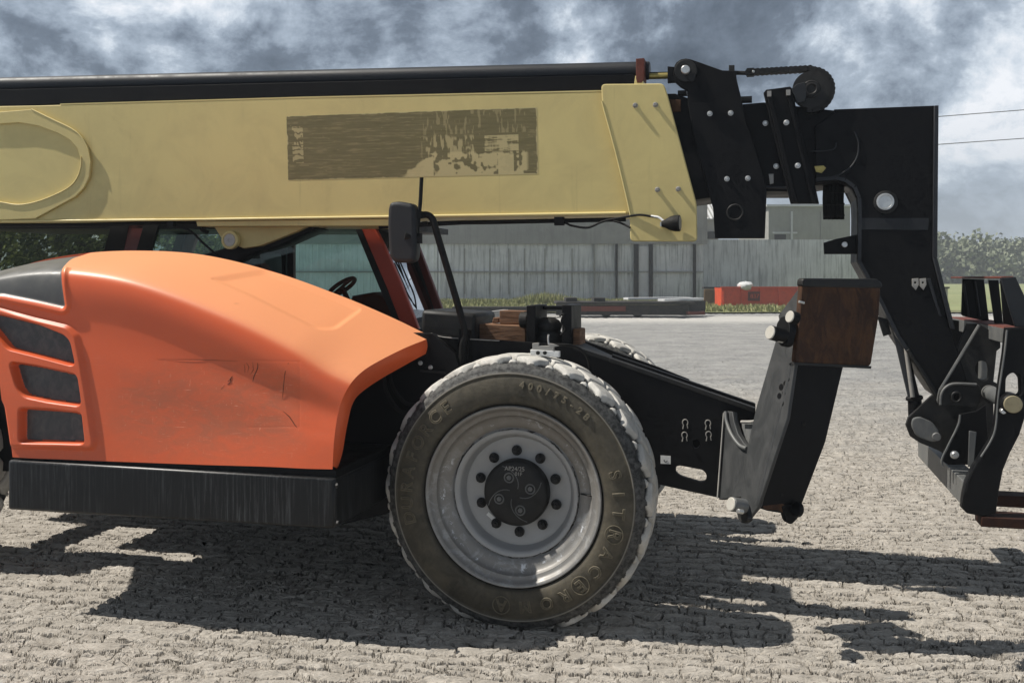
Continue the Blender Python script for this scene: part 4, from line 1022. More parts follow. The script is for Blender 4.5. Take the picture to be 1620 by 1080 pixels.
# ---------------------------------------------------------------- mirror on its arm
VM = .46
ma = wire('mirror_arm', [P(731, 575, VM), P(732, 545, VM), P(735, 522, VM), P(715, 450, VM), P(692, 372, VM), P(685, 348, VM), P(676, 340, VM), P(664, 341, VM)], .019, M['rubber'], T, 12)
wire('arm_bracket', [P(668, 354, VM), P(676, 353, VM)], .012, M['rubber'], ma)
MB().tube([P(667, 281, VM-.02), P(665, 320, VM-.02), P(661, 360, VM-.02), P(660, 392, VM-.02)], .011, 10).build('mirror_stem', M['rubber'], ma)
MB().tube([P(662, 335, VM-.02), P(663, 345, VM-.02)], .024, 10).build('mirror_clamp', M['rubber'], ma)
MB().tube([P(640, 373, VM-.07), P(664, 377, VM-.03)], [.02, .016], 12).build('mirror_joint', M['rubber'], ma)
MB().tube([P(664, 369, VM-.03), P(664, 385, VM-.03)], .015, 10).build('mirror_clamp', M['rubber'], ma)
mh = prism('mirror_head', VM-.07, rnd([(616, 320), (630, 318), (652, 322), (657, 332), (658, 400), (655, 413), (645, 416), (622, 415), (615, 405), (612, 360), (613, 330)], 7), .09, M['mirror'], ma, .024, res=4, smooth=60)
prism('arm_foot', VM+.01, [(725, 520), (742, 522), (740, 590), (725, 590)], .05, M['black'], ma)

# =====================================================================  THINGS RESTING ON THE MACHINE
def local_obj_to_world(o):
    o.parent = None; o.location = (OX, OY, 0); o.rotation_euler = (0, 0, -A)
def wood_block(quad, v0, v1, label):
    o = vbox('wood_block', quad, v0, v1, M['wood'], None, .006); local_obj_to_world(o)
    return tag(o, label, 'wood block', 'wood blocks stacked on the machine frame')
wood_block([(758, 539), (832, 545), (832, 515), (758, 512)], .70, .84, 'long lower wood block lying on the black frame beside the tool box')
wood_block([(790, 513), (830, 513), (830, 492), (790, 491)], .74, .84, 'short wood block on top of the stack beside the black cylinder mount')
wood_block([(778, 511), (789, 511), (789, 503), (780, 502)], .76, .84, 'smallest wood offcut lying left of the top wood block')
wood_block([(906, 547), (917, 549), (917, 521), (906, 520)], .62, .80, 'wood block standing on end right of the black cylinder mount')

# =====================================================================  GROUND
def ground():
    ys = [1.2, 1.6, 2.0, 2.4, 2.8, 3.1, 3.35, 3.55]
    while ys[-1] < 75: ys.append(ys[-1]*(1.0021 if ys[-1] < 8 else 1.0045 if ys[-1] < 16 else 1.012))
    ys = np.array(ys + [90, 120, 170, 260, 420, 700, 1200, 2500])
    tx = np.concatenate([np.linspace(-1.4, -.60, 90, endpoint=False), np.linspace(-.60, .60, 1150, endpoint=False), np.linspace(.60, 1.4, 90)])
    ny, nx = len(ys), len(tx)
    Y, X = np.meshgrid(ys, tx, indexing='ij'); X = X*Y
    Z = np.zeros_like(X)
    V = np.stack([X, Y, Z], 2).reshape(-1, 3)
    i = np.arange(ny-1)[:, None]*nx; k = np.arange(nx-1)[None]
    f = np.stack([i+k, i+k+1, i+nx+k+1, i+nx+k], 2).reshape(-1, 4)
    me = bpy.data.meshes.new('ground'); me.vertices.add(len(V)); me.vertices.foreach_set('co', V.reshape(-1).astype('f'))
    me.loops.add(f.size); me.loops.foreach_set('vertex_index', f.reshape(-1).astype('i'))
    me.polygons.add(len(f)); me.polygons.foreach_set('loop_start', (np.arange(len(f))*4).astype('i'))
    me.polygons.foreach_set('use_smooth', [True]*len(f)); me.update(calc_edges=True); me.validate()
    m, nt, b, out = new_mat('churned_dusty_gravel')
    t = N(nt, 'ShaderNodeTexCoord'); co = t.outputs['Object']
    sep = N(nt, 'ShaderNodeSeparateXYZ'); nt.links.new(co, sep.inputs[0])
    def mapping(scale, rz=0):
        mp = N(nt, 'ShaderNodeMapping'); mp.inputs['Scale'].default_value = scale; mp.inputs['Rotation'].default_value = (0, 0, rz)
        nt.links.new(co, mp.inputs[0]); return mp.outputs[0]
    # domain-warped lattice of tyre lug prints
    wn = N(nt, 'ShaderNodeTexNoise'); wn.inputs['Scale'].default_value = 4.5; wn.inputs['Detail'].default_value = 5
    nt.links.new(co, wn.inputs['Vector'])
    wv = N(nt, 'ShaderNodeVectorMath', operation='MULTIPLY_ADD'); wv.inputs[1].default_value = (.17, .17, 0)
    nt.links.new(wn.outputs['Color'], wv.inputs[0]); nt.links.new(co, wv.inputs[2])
    def vor(scale, rz, sx, sy, w0, w1):
        mp = N(nt, 'ShaderNodeMapping'); mp.inputs['Scale'].default_value = (sx, sy, 1); mp.inputs['Rotation'].default_value = (0, 0, rz)
        nt.links.new(wv.outputs[0], mp.inputs[0])
        v = N(nt, 'ShaderNodeTexVoronoi', feature='DISTANCE_TO_EDGE'); v.inputs['Scale'].default_value = scale; v.inputs['Randomness'].default_value = .8
        nt.links.new(mp.outputs[0], v.inputs['Vector'])
        return ramp(nt, v.outputs['Distance'], [(w0, 0.0), (w1, 1.0)])
    c1 = vor(9.5, R(12), .60, 1.6, .01, .09); c2 = vor(16, R(-14), .55, 1.5, .01, .11)
    m1 = ramp(nt, noise(nt, co, 1.1, 4), [(.40, 0.0), (.58, 1.0)])
    c3 = vor(6.2, R(24), .6, 1.8, .0, .07)
    c1 = math_(nt, 'MAXIMUM', c1, ramp(nt, noise(nt, co, 3.1, 4), [(.46, 0.0), (.54, 1.0)]))
    c2 = math_(nt, 'MAXIMUM', c2, ramp(nt, noise(nt, co, 4.6, 4), [(.48, 0.0), (.54, 1.0)]))
    lug = math_(nt, 'ADD', math_(nt, 'ADD', math_(nt, 'MULTIPLY', c1, .55), math_(nt, 'MULTIPLY', c2, .35)), math_(nt, 'MULTIPLY', c3, .45))
    # tyre-track ridges, long shallow waves crossing at a slant
    rid = noise(nt, mapping((1.2, 5.5, 1), R(10)), 4.2, 6, .62, 1.0)
    fine = noise(nt, co, 26, 6, .68); mid = noise(nt, co, 7.5, 6, .65, .4); big = noise(nt, co, .55, 3)
    def plates(scale, rz, sx, sy):
        mp = N(nt, 'ShaderNodeMapping'); mp.inputs['Scale'].default_value = (sx, sy, 1); mp.inputs['Rotation'].default_value = (0, 0, rz)
        nt.links.new(wv.outputs[0], mp.inputs[0])
        v = N(nt, 'ShaderNodeTexVoronoi', feature='SMOOTH_F1'); v.inputs['Scale'].default_value = scale; v.inputs['Smoothness'].default_value = .05
        nt.links.new(mp.outputs[0], v.inputs['Vector'])
        sx_ = N(nt, 'ShaderNodeSeparateXYZ'); nt.links.new(v.outputs['Color'], sx_.inputs[0]); return sx_.outputs[0]
    p1 = plates(8.0, R(14), .7, 1.7); p2 = plates(17.0, R(-12), .65, 1.5)
    def prints(rz, bw, rh, mort, off):
        wq = N(nt, 'ShaderNodeVectorMath', operation='MULTIPLY_ADD'); wq.inputs[1].default_value = (.30, .24, 0)
        wn2 = N(nt, 'ShaderNodeTexNoise'); wn2.inputs['Scale'].default_value = 2.4; wn2.inputs['Detail'].default_value = 7; wn2.inputs['Roughness'].default_value = .62
        mo = N(nt, 'ShaderNodeMapping'); mo.inputs['Location'].default_value = (off, off*2, 0); nt.links.new(co, mo.inputs[0]); nt.links.new(mo.outputs[0], wn2.inputs['Vector'])
        nt.links.new(wn2.outputs['Color'], wq.inputs[0]); nt.links.new(co, wq.inputs[2])
        mp = N(nt, 'ShaderNodeMapping'); mp.inputs['Rotation'].default_value = (0, 0, rz); mp.inputs['Location'].default_value = (off, off, 0); mp.vector_type = 'POINT'
        sq = N(nt, 'ShaderNodeMapping'); sq.inputs['Scale'].default_value = (3.2, 1, 1)
        nt.links.new(wq.outputs[0], mp.inputs[0])
        bt = N(nt, 'ShaderNodeTexBrick'); bt.inputs['Scale'].default_value = 1.0; bt.inputs['Brick Width'].default_value = bw*3.2; bt.inputs['Row Height'].default_value = rh
        bt.inputs['Mortar Size'].default_value = mort; bt.inputs['Mortar Smooth'].default_value = .75
        nt.links.new(mp.outputs[0], sq.inputs[0]); nt.links.new(sq.outputs[0], bt.inputs['Vector']); return bt.outputs['Fac']
    b1_ = prints(R(9), .26, .115, .017, .3); b2_ = prints(R(22), .32, .15, .018, 3.7); b3_ = prints(R(-7), .20, .085, .013, 7.1)
    k1 = ramp(nt, noise(nt, mapping((.7, 1.3, 1)), 1.3, 3), [(.40, 0.0), (.50, 1.0)]); k2 = ramp(nt, noise(nt, mapping((.7, 1.3, 1)), 1.7, 3, .5, .3), [(.44, 0.0), (.54, 1.0)])
    pr = math_(nt, 'ADD', math_(nt, 'MULTIPLY', b1_, math_(nt, 'ADD', math_(nt, 'MULTIPLY', k1, .8), .2)), math_(nt, 'MULTIPLY', b2_, math_(nt, 'MULTIPLY', k2, .8)))
    pr = math_(nt, 'ADD', pr, math_(nt, 'MULTIPLY', b3_, math_(nt, 'SUBTRACT', .8, math_(nt, 'MULTIPLY', k1, .8))))
    h = math_(nt, 'SUBTRACT', math_(nt, 'MULTIPLY', lug, .008), math_(nt, 'MULTIPLY', pr, .037))
    h = math_(nt, 'ADD', h, .03)
    h = math_(nt, 'ADD', h, math_(nt, 'MULTIPLY', p1, .006))
    h = math_(nt, 'ADD', h, math_(nt, 'MULTIPLY', p2, .005))
    h = math_(nt, 'ADD', h, math_(nt, 'MULTIPLY', rid, .020))
    h = math_(nt, 'ADD', h, math_(nt, 'MULTIPLY', mid, .008))
    h = math_(nt, 'ADD', h, math_(nt, 'MULTIPLY', fine, .006))
    # far yard surface is smoother
    dist = sep.outputs[1]
    near = ramp(nt, math_(nt, 'DIVIDE', dist, 40.0), [(.12, 1.0), (.30, .75), (1.0, .55)])
    h = math_(nt, 'MULTIPLY', h, near)
    h = math_(nt, 'ADD', h, math_(nt, 'MULTIPLY', big, .035))
    dn = N(nt, 'ShaderNodeDisplacement'); dn.inputs['Midlevel'].default_value = .075; dn.inputs['Scale'].default_value = 1.0
    nt.links.new(h, dn.inputs['Height']); nt.links.new(dn.outputs[0], out.inputs['Displacement'])
    m.displacement_method = 'BOTH'
    beige = mix(nt, ramp(nt, mid, [(.3, 0.0), (.7, 1.0)]), (.29, .265, .23), (.47, .435, .385))
    gry = mix(nt, ramp(nt, noise(nt, mapping((.7, 1.2, 1)), 1.1, 8, .72), [(.35, 0.0), (.65, 1.0)]), (.24, .24, .237), (.39, .385, .37))
    fd = ramp(nt, math_(nt, 'ADD', math_(nt, 'DIVIDE', dist, 40.0), math_(nt, 'MULTIPLY', math_(nt, 'SUBTRACT', big, .5), .25)), [(.22, 0.0), (.42, 1.0)])
    c = mix(nt, fd, beige, gry)
    c = mix(nt, ramp(nt, fine, [(.56, 0.0), (.72, .7)]), c, (.60, .57, .52))
    c = mix(nt, ramp(nt, fine, [(.24, .6), (.38, 0.0)]), c, (.14, .125, .105))
    # pale worn edge of the yard
    c = mix(nt, ramp(nt, math_(nt, 'DIVIDE', dist, 60.0), [(.60, 0.0), (.66, .75), (.72, .75), (.75, 0.0)]), c, (.62, .60, .56))
    nt.links.new(c, b.inputs['Base Color']); b.inputs['Roughness'].default_value = .93; b.inputs['Specular IOR Level'].default_value = .2
    me.materials.append(m)
    o = bpy.data.objects.new('ground', me); COL.objects.link(o); o['kind'] = 'structure'
    return o
ground()

# =====================================================================  BACKGROUND
def wall_mat(name, base, dark, ribs=None, streak=1.0, rough=.8, metal=0):
    m, nt, b, out = new_mat(name); co = objco(nt); st = noise(nt, objco(nt, (6, 6, .35)), 1.0, 7, .7, .3)
    bl = noise(nt, co, .8, 6, .65, .5)
    c = mix(nt, ramp(nt, bl, [(.35, 0.0), (.7, 1.0)]), base, tuple(x*.78 for x in base))
    c = mix(nt, math_(nt, 'MULTIPLY', ramp(nt, st, [(.48, 0.0), (.66, 1.0)]), streak), c, dark)
    nt.links.new(c, b.inputs['Base Color']); b.inputs['Roughness'].default_value = rough; b.inputs['Metallic'].default_value = metal
    bump(nt, b, noise(nt, co, 7, 5), .5, .05); return m
M['concrete'] = wall_mat('stained_concrete', (.70, .72, .71), (.24, .25, .25), streak=.9)
M['siding'] = wall_mat('pale_corrugated_siding', (.76, .80, .79), (.34, .37, .37), streak=.4)
M['fascia'] = wall_mat('dark_fascia_metal', (.34, .34, .315), (.20, .20, .185), streak=.4)
M['beigew'] = wall_mat('beige_render', (.40, .38, .33), (.25, .23, .2), streak=.3)
M['greyw'] = wall_mat('grey_brown_cladding', (.34, .34, .31), (.2, .2, .18), streak=.3)
M['tinroof'] = wall_mat('white_tin_roof', (.65, .66, .66), (.5, .5, .5), streak=.2)
M['skip'] = paint('red_orange_skip_paint', (.64, .075, .02), .5, dirt=(.25, .05, .03), dirt_amt=.4, scale=1)
M['darkgap'] = paint('dark_opening', (.012, .012, .012), .8)
M['brownw'] = paint('brown_board', (.20, .13, .06), .8, dirt=(.1, .08, .04), dirt_amt=.5, scale=1.2)

def gx_(px, D): return (px-810)/F*D
def hz(py, D): return H+(440-py)/F*D
def corrugated(name, x0, x1, y, z0, z1, pitch, depth, mat, parent):
    n = int((x1-x0)/pitch); mb = MB(); xs = []
    for k in range(n+1):
        x = x0+k*pitch
        xs += [(x, 0), (x+pitch*.55, 0), (x+pitch*.65, -depth), (x+pitch*.9, -depth)]
    v = []; f = []
    for i, (x, d) in enumerate(xs): v += [(x, y+d, z0), (x, y+d, z1)]
    for i in range(len(xs)-1): f.append((2*i, 2*i+2, 2*i+3, 2*i+1))
    return mb.add(v, f).build(name, mat, parent, 10)

# long warehouse behind the machine
DW = 62.0
wh = empty('warehouse', (gx_(700, DW), DW, 0))
tag(wh, 'long grey warehouse with pale ribbed siding and a dark upper band', 'warehouse')
def rel(o, e): 
    for v in o.data.vertices: v.co -= e.location
    return o
def wpart(o): rel(o, wh); o.parent = wh; return o
zt, zm = hz(318, DW), hz(386, DW)
xL, xC, xR = gx_(200, DW), gx_(692, DW), gx_(1112, DW)
wpart(MB().box(((xL+xR)/2, DW+6.2, zt/2), (xR-xL, 12, zt-.3)).build('shell', M['concrete'], None))
wpart(corrugated('ribbed_siding', xL, xC, DW, -.2, zm, .42, .07, M['siding'], None))
wpart(MB().box(((xC+xR)/2, DW+.08, zm/2-.1), (xR-xC, .16, zm+.2)).build('concrete_panel', M['concrete'], None))
wpart(MB().box(((xL+xR)/2, DW-.10, (zt+zm)/2), (xR-xL+.5, .25, zt-zm)).build('fascia', M['fascia'], None))
wpart(MB().box(((xL+xR)/2, DW-.12, hz(430, DW)), (xR-xL, .12, .10)).build('mid_rail', M['fascia'], None))
for px, w_, m_ in ((975, .14, 'darkgap'), (1006, .30, 'darkgap'), (1029, .26, 'darkgap'), (1098, .18, 'darkgap'), (940, .10, 'greyw')):
    wpart(MB().box((gx_(px, DW), DW-.14, zm/2+.2), (w_, .2, zm-.4)).build('drain_pipe', M[m_], None))
wpart(MB().box((gx_(1018, DW), DW-.06, zm/2+.1), (gx_(1026, DW)-gx_(1009, DW), .12, zm-.5)).build('door', M['tinroof'], None))
0 and wpart(corrugated('ribbed_siding', gx_(1034, DW), gx_(1096, DW), DW-.05, .4, zm, .55, .08, M['siding'], None))
for k, px in enumerate((735, 775, 805, 830, 862, 905)):
    wpart(MB().box((gx_(px, DW), DW-.01, zm*.55), (.07, .06, zm*.75)).build('wall_seam', M['greyw'], None))
# block wall right of the warehouse
DB = 64.0
bw = MB().box(((gx_(1112, DB)+gx_(1480, DB))/2, DB+.2, hz(379, DB)/2), (gx_(1480, DB)-gx_(1112, DB), .4, hz(379, DB))).build('block_wall', M['concrete'], None)
tag(bw, 'weathered grey concrete block wall behind the red skip', 'wall')
lw = MB().box(((gx_(1116, 59)+gx_(1500, 59))/2, 59.2, hz(456, 59)/2), (gx_(1500, 59)-gx_(1116, 59), .3, hz(456, 59))).build('low_wall', M['beigew'], None)
tag(lw, 'low beige wall with a dark coping right behind the red skip', 'low wall')
MB().box(((gx_(1114, 59)+gx_(1500, 59))/2, 59.15, hz(455, 59)), (gx_(1500, 59)-gx_(1114, 59)+.1, .5, .10)).build('coping', M['darkgap'], lw)
# grey building seen through the gap
def bld(name, px0, px1, ptop, D, depth, mat, label, cat='building'):
    e = empty(name, (gx_((px0+px1)/2, D), D, 0)); w_ = gx_(px1, D)-gx_(px0, D); h_ = hz(ptop, D)
    MB().box((0, depth/2, h_/2), (w_, depth, h_)).build('wall', mat, e)
    MB().box((0, depth/2-.1, h_+.08), (w_+.5, depth+.5, .16)).build('roof', M['tinroof'], e)
    tag(e, label, cat); return e, w_, h_
b1, w1, h1 = bld('industrial_building', 1216, 1345, 327, 76, 10, M['greyw'], 'grey brown industrial building with a white roof edge seen through the boom gap')
MB().box((-.3*w1, -.03, h1*.72), (w1*.30, .08, .14)).build('ledge', M['tinroof'], b1)
MB().box((-.02*w1, -.05, h1*.48), (w1*.40, .1, .22)).build('canopy', M['darkgap'], b1)
MB().box((-.22*w1, -.06, h1*.6), (.16, .1, h1*.7)).build('drain_pipe', M['tinroof'], b1)
MB().box((.15*w1, -.06, h1*.6), (.16, .1, h1*.7)).build('drain_pipe', M['fascia'], b1)
MB().box((-.36*w1, -.04, h1*.62), (.9, .06, 1.2)).build('window', M['darkgap'], b1)
# shed with a white ribbed roof
D5 = 80.0
sh_ = empty('shed', (gx_(1112, D5), D5, 0)); tag(sh_, 'small shed with a sloping white ribbed tin roof', 'shed')
x0, x1 = gx_(1085, D5)-gx_(1112, D5), gx_(1137, D5)-gx_(1112, D5); z0, z1 = hz(346, D5), hz(318, D5)
MB().box(((x0+x1)/2, 2.5, z0/2), (x1-x0, 4.6, z0)).build('wall', M['beigew'], sh_)
mbs = MB(); nr = 8
mbs.hexa([Vector((x0-.2, -.2, z0)), Vector((x1+.2, -.2, z0)), Vector((x1+.2, 3.0, z1)), Vector((x0-.2, 3.0, z1))], [Vector((x0-.2, -.2, z0-.08)), Vector((x1+.2, -.2, z0-.08)), Vector((x1+.2, 3.0, z1-.08)), Vector((x0-.2, 3.0, z1-.08))])
mbs.build('roof', M['tinroof'], sh_)
mr = MB()
for k in range(nr):
    x = x0+(k+.5)*(x1-x0)/nr; mr.hexa([Vector((x-.05, -.22, z0+.05)), Vector((x+.05, -.22, z0+.05)), Vector((x+.05, 3.0, z1+.05)), Vector((x-.05, 3.0, z1+.05))], [Vector((x-.05, -.22, z0-.01)), Vector((x+.05, -.22, z0-.01)), Vector((x+.05, 3.0, z1-.01)), Vector((x-.05, 3.0, z1-.01))])
mr.build('roof_ribs', M['fascia'], sh_)
MB().box(((x0+x1)/2, .1, hz(372, D5)), (x1-x0, .3, .6)).build('dark_opening', M['darkgap'], sh_)
# brown board leaning by the skip
bb_ = MB().box((gx_(1129, 58), 58.2, .52), (1.1, .12, 1.04), Matrix.Rotation(R(4), 3, 'X')).build('board', M['brownw'], None)
tag(bb_, 'brown board leaning against the low wall left of the red skip', 'board')
# red skip
DS = 55.0
sk = empty('skip', (gx_(1203, DS), DS, 0)); tag(sk, 'red orange open skip with vertical ribs on the grass', 'skip')
wS = gx_(1266, DS)-gx_(1143, DS); hS = hz(455, DS); hb2 = .12
mb = MB(); t_ = .06
a = [(-wS/2+.12, 0), (wS/2-.12, 0), (wS/2, hS), (-wS/2, hS)]
def sk_wall(y0, y1): mb.hexa([Vector((x, y0, z+hb2*(z == 0))) for x, z in a], [Vector((x, y1, z+hb2*(z == 0))) for x, z in a])
sk_wall(0, t_); sk_wall(1.9, 1.9+t_)
mb.box((-wS/2+.05, 1, hS/2+.05), (t_, 1.8, hS-.15)); mb.box((wS/2-.05, 1, hS/2+.05), (t_, 1.8, hS-.15)); mb.box((0, 1, hb2+.03), (wS-.3, 1.8, t_))
mb.build('body', M['skip'], sk)
for k in range(5):
    x = -wS/2+.12+k*(wS-.24)/4; MB().box((x, -.05, hS/2+.05), (.09, .09, hS-.12)).build('rib', M['skip'], sk)
MB().box((0, -.04, hS+.01), (wS+.1, .14, .10)).build('top_rail', M['skip'], sk)
MB().box((-.35, -.03, hS*.58), (.75, .06, hS*.45)).build('plate', M['rustred'], sk)
tm = text_mesh('837', .34, .01)
ot = bpy.data.objects.new('number', tm); COL.objects.link(ot); ot.parent = sk; ot.location = (-.35, -.075, hS*.58); ot.rotation_euler = (R(90), 0, 0); tm.materials.append(M['skip'])
for px in (-1, 1): MB().box((px*wS*.35, .9, .06), (.2, 1.7, .12)).build('skid', M['darkgap'], sk)
bag = empty('x', (0, 0, 0)); bpy.data.objects.remove(bag)
mbb = MB().lathe((gx_(1180, DS), DS+.12, hS-.12), (0, 0, 1), [(0, 0), (.30, .02), (.42, .14), (.45, .30), (.30, .42), (.12, .46), (0, .47)], 12)
for v in mbb.v: v += Vector((random.uniform(-.04, .04), random.uniform(-.04, .04), random.uniform(-.04, .04)))
tag(mbb.build('rubbish_bag', M['tinroof'], None, 60), 'pale bag slumped over the rim of the red skip', 'bag')

# low flatbed trailer with dark decks in front of the warehouse
DT = 42.0
tr = empty('flatbed_trailer', (gx_(900, DT), DT, 0)); tag(tr, 'long low black flatbed trailer parked before the warehouse', 'trailer')
def tx(px): return gx_(px, DT)-gx_(900, DT)
MB().box(((tx(880)+tx(1100))/2, 1.2, .62), (tx(1100)-tx(880), 2.4, .12)).build('deck', M['darkgap'], tr, bevel=.02)
MB().box(((tx(880)+tx(1090))/2, .15, .32), (tx(1090)-tx(880), .12, .46)).build('side_beam', M['darkgap'], tr)
MB().box(((tx(715)+tx(880))/2, .6, .34), (tx(880)-tx(715), .9, .22)).build('side_beam', M['darkgap'], tr)
MB().box(((tx(905)+tx(990))/2, .05, .38), (tx(990)-tx(905), .06, .22)).build('rust_panel', M['rustred'], tr)
for px in (905, 960, 1010):
    MB().lathe((tx(px), .25, .26), (0, 1, 0), [(0, 0), (.25, 0), (.27, .04), (.27, .2), (.25, .24), (.12, .24), (.1, .2), (0, .2)], 20).build('wheel', M['rubber'], tr)
for px in (905, 950): MB().box((tx(px), 1.2, .76), (.5, 1.6, .18)).build('deck_load', M['darkgap'], tr)
# loose steel and beams
def beam(pa, pb, z, Dn, Df, w_, h_, mat, name, label, group=None):
    a_, b_ = Vector((gx_(pa, Dn), Dn, z)), Vector((gx_(pb, Df), Df, z)); d = (b_-a_); L_ = d.length; ang = math.atan2(d.y, d.x)
    o = MB().box((0, 0, 0), (L_, w_, h_)).build(name, mat, None, bevel=.01); o.location = (a_+b_)/2; o.rotation_euler = (0, 0, ang)
    return tag(o, label, 'beam', group)
beam(1046, 1108, .78, 41.2, 44, .35, .10, M['tinroof'], 'steel_beam', 'white topped steel beam, the front one on the trailer end', 'pale beams on the trailer')
beam(990, 1090, .80, 43.0, 44.3, .45, .10, M['tinroof'], 'steel_beam', 'white topped steel beam lying behind the front one on the trailer', 'pale beams on the trailer')
beam(1080, 1112, .35, 43.5, 44.5, .3, .65, M['darkgap'], 'steel_beam', 'dark beam end standing at the right end of the trailer')
beam(1088, 1113, .18, 42.0, 42.5, .2, .14, M['rustred'], 'steel_beam', 'rust red beam on the ground under the pale beams')
beam(776, 800, .95, 20, 21.3, .12, .16, M['greyl'], 'steel_channel', 'light grey steel channel slanting behind the tool box')

# power lines
for k, (y0, y1) in enumerate(((186, 174), (230, 219))):
    D = 60.0; a_, b_ = W(1480, y0-1, D), W(1620, y1, D); d = b_-a_
    o = MB().tube([a_-d*5, a_-d*2.5+Vector((0, 0, -.1)), a_, b_, b_+d*3+Vector((0, 0, .2))], .028, 6).build('power_line', M['wire'], None)
    tag(o, ('upper' if k == 0 else 'lower')+' power line crossing the cloudy sky right of the boom head', 'power line', 'power lines')

# grass, weeds
def leaf_mat(name, a, b_, c_):
    m, nt, b, out = new_mat(name); oi = N(nt, 'ShaderNodeNewGeometry')
    c = ramp(nt, oi.outputs['Random Per Island'], [(0.0, a), (.5, b_), (1.0, c_)])
    nt.links.new(c, b.inputs['Base Color']); b.inputs['Roughness'].default_value = .75
    b.inputs['Subsurface Weight'].default_value = 0.0; return m
M['grass'] = leaf_mat('mixed_grass_blades', (.14, .17, .05), (.28, .29, .11), (.45, .42, .22))
M['leafd'] = leaf_mat('dark_tree_leaves', (.05, .065, .02), (.14, .17, .05), (.34, .36, .12))
M['leafp'] = leaf_mat('pale_tree_leaves', (.12, .145, .085), (.17, .195, .12), (.23, .25, .165))
M['bark'] = paint('tree_bark', (.07, .055, .04), .9, dirt=(.12, .10, .08), scale=6, bumps=.8)
def tufts(name, spots, mat, label, cat='grass'):
    v = []; f = []
    for (x, y, z, hgt) in spots:
        for k in range(3):
            a = random.uniform(0, math.pi); w_ = random.uniform(.04, .10); lx, ly = random.uniform(-.12, .12), random.uniform(-.12, .12)
            n = len(v); dx, dy = math.cos(a)*w_, math.sin(a)*w_
            v += [(x-dx, y-dy, z), (x+dx, y+dy, z), (x+lx, y+ly, z+hgt*random.uniform(.6, 1.1))]; f.append((n, n+1, n+2))
    o = mesh_obj(name, v, f, mat); return tag(o, label, cat, kind='stuff')
sp = []
for k in range(9000):
    y = random.uniform(47.5, 61.5); x = random.uniform(gx_(640, y), gx_(1500, y)); sp.append((x, y, .0, random.uniform(.08, .35)))
for k in range(6500):
    y = random.uniform(58.5, 61.6); x = random.uniform(gx_(690, y), gx_(1080, y))
    sp.append((x, y, .0, random.uniform(.25, .5)+.5*max(0, math.sin(x*.7)*math.sin(x*.23+1))*random.random()))
tufts('grass', sp, M['grass'], 'patchy green and straw coloured grass along the warehouse wall')
gr = MB().box((5, 55, 0), (90, 15.0, .02)); 
def sheet(name, x0, x1, y0, y1, z, mat, kind='structure'):
    o = mesh_obj(name, [(x0, y0, z), (x1, y0, z), (x1, y1, z), (x0, y1, z)], [(0, 1, 2, 3)], mat); o['kind'] = kind; return o
m, nt, b, out = new_mat('grassy_soil'); co = objco(nt)
cg = ramp(nt, noise(nt, co, .8, 7, .7, .4), [(.3, (.07, .09, .03)), (.5, (.17, .18, .075)), (.7, (.30, .28, .17))]); nt.links.new(cg, b.inputs['Base Color']); b.inputs['Roughness'].default_value = 1
M['soil'] = m
def lawn(name, pts, z=.05):
    o = mesh_obj(name, [(x, y, z) for x, y in pts], [tuple(range(len(pts)))], M['soil']); o['kind'] = 'structure'; return o
lp_ = [(gx_(600, 46.5), 47.5)]+[(x, 46.9+random.uniform(-.5, .5)) for x in np.linspace(-6, 30, 40)]+[(40, 47), (40, 75), (gx_(600, 46.5), 75)]
lawn('lawn', lp_)
# pale field and far trees on the right
m, nt, b, out = new_mat('pale_meadow'); co = objco(nt)
cg = ramp(nt, noise(nt, objco(nt, (.3, 1, 1)), .25, 6, .65), [(.3, (.16, .20, .08)), (.7, (.30, .31, .15))]); nt.links.new(cg, b.inputs['Base Color']); b.inputs['Roughness'].default_value = 1
fld = mesh_obj('field', [(gx_(1440, 50), 49, .07), (60, 49, .07), (60, 50, .25), (190, 150, .9), (190, 200, 1.0), (50, 200, 1.0), (gx_(1440, 50), 66, .20)], [(0, 1, 2, 6), (2, 3, 4, 5, 6)], m); fld['kind'] = 'structure'

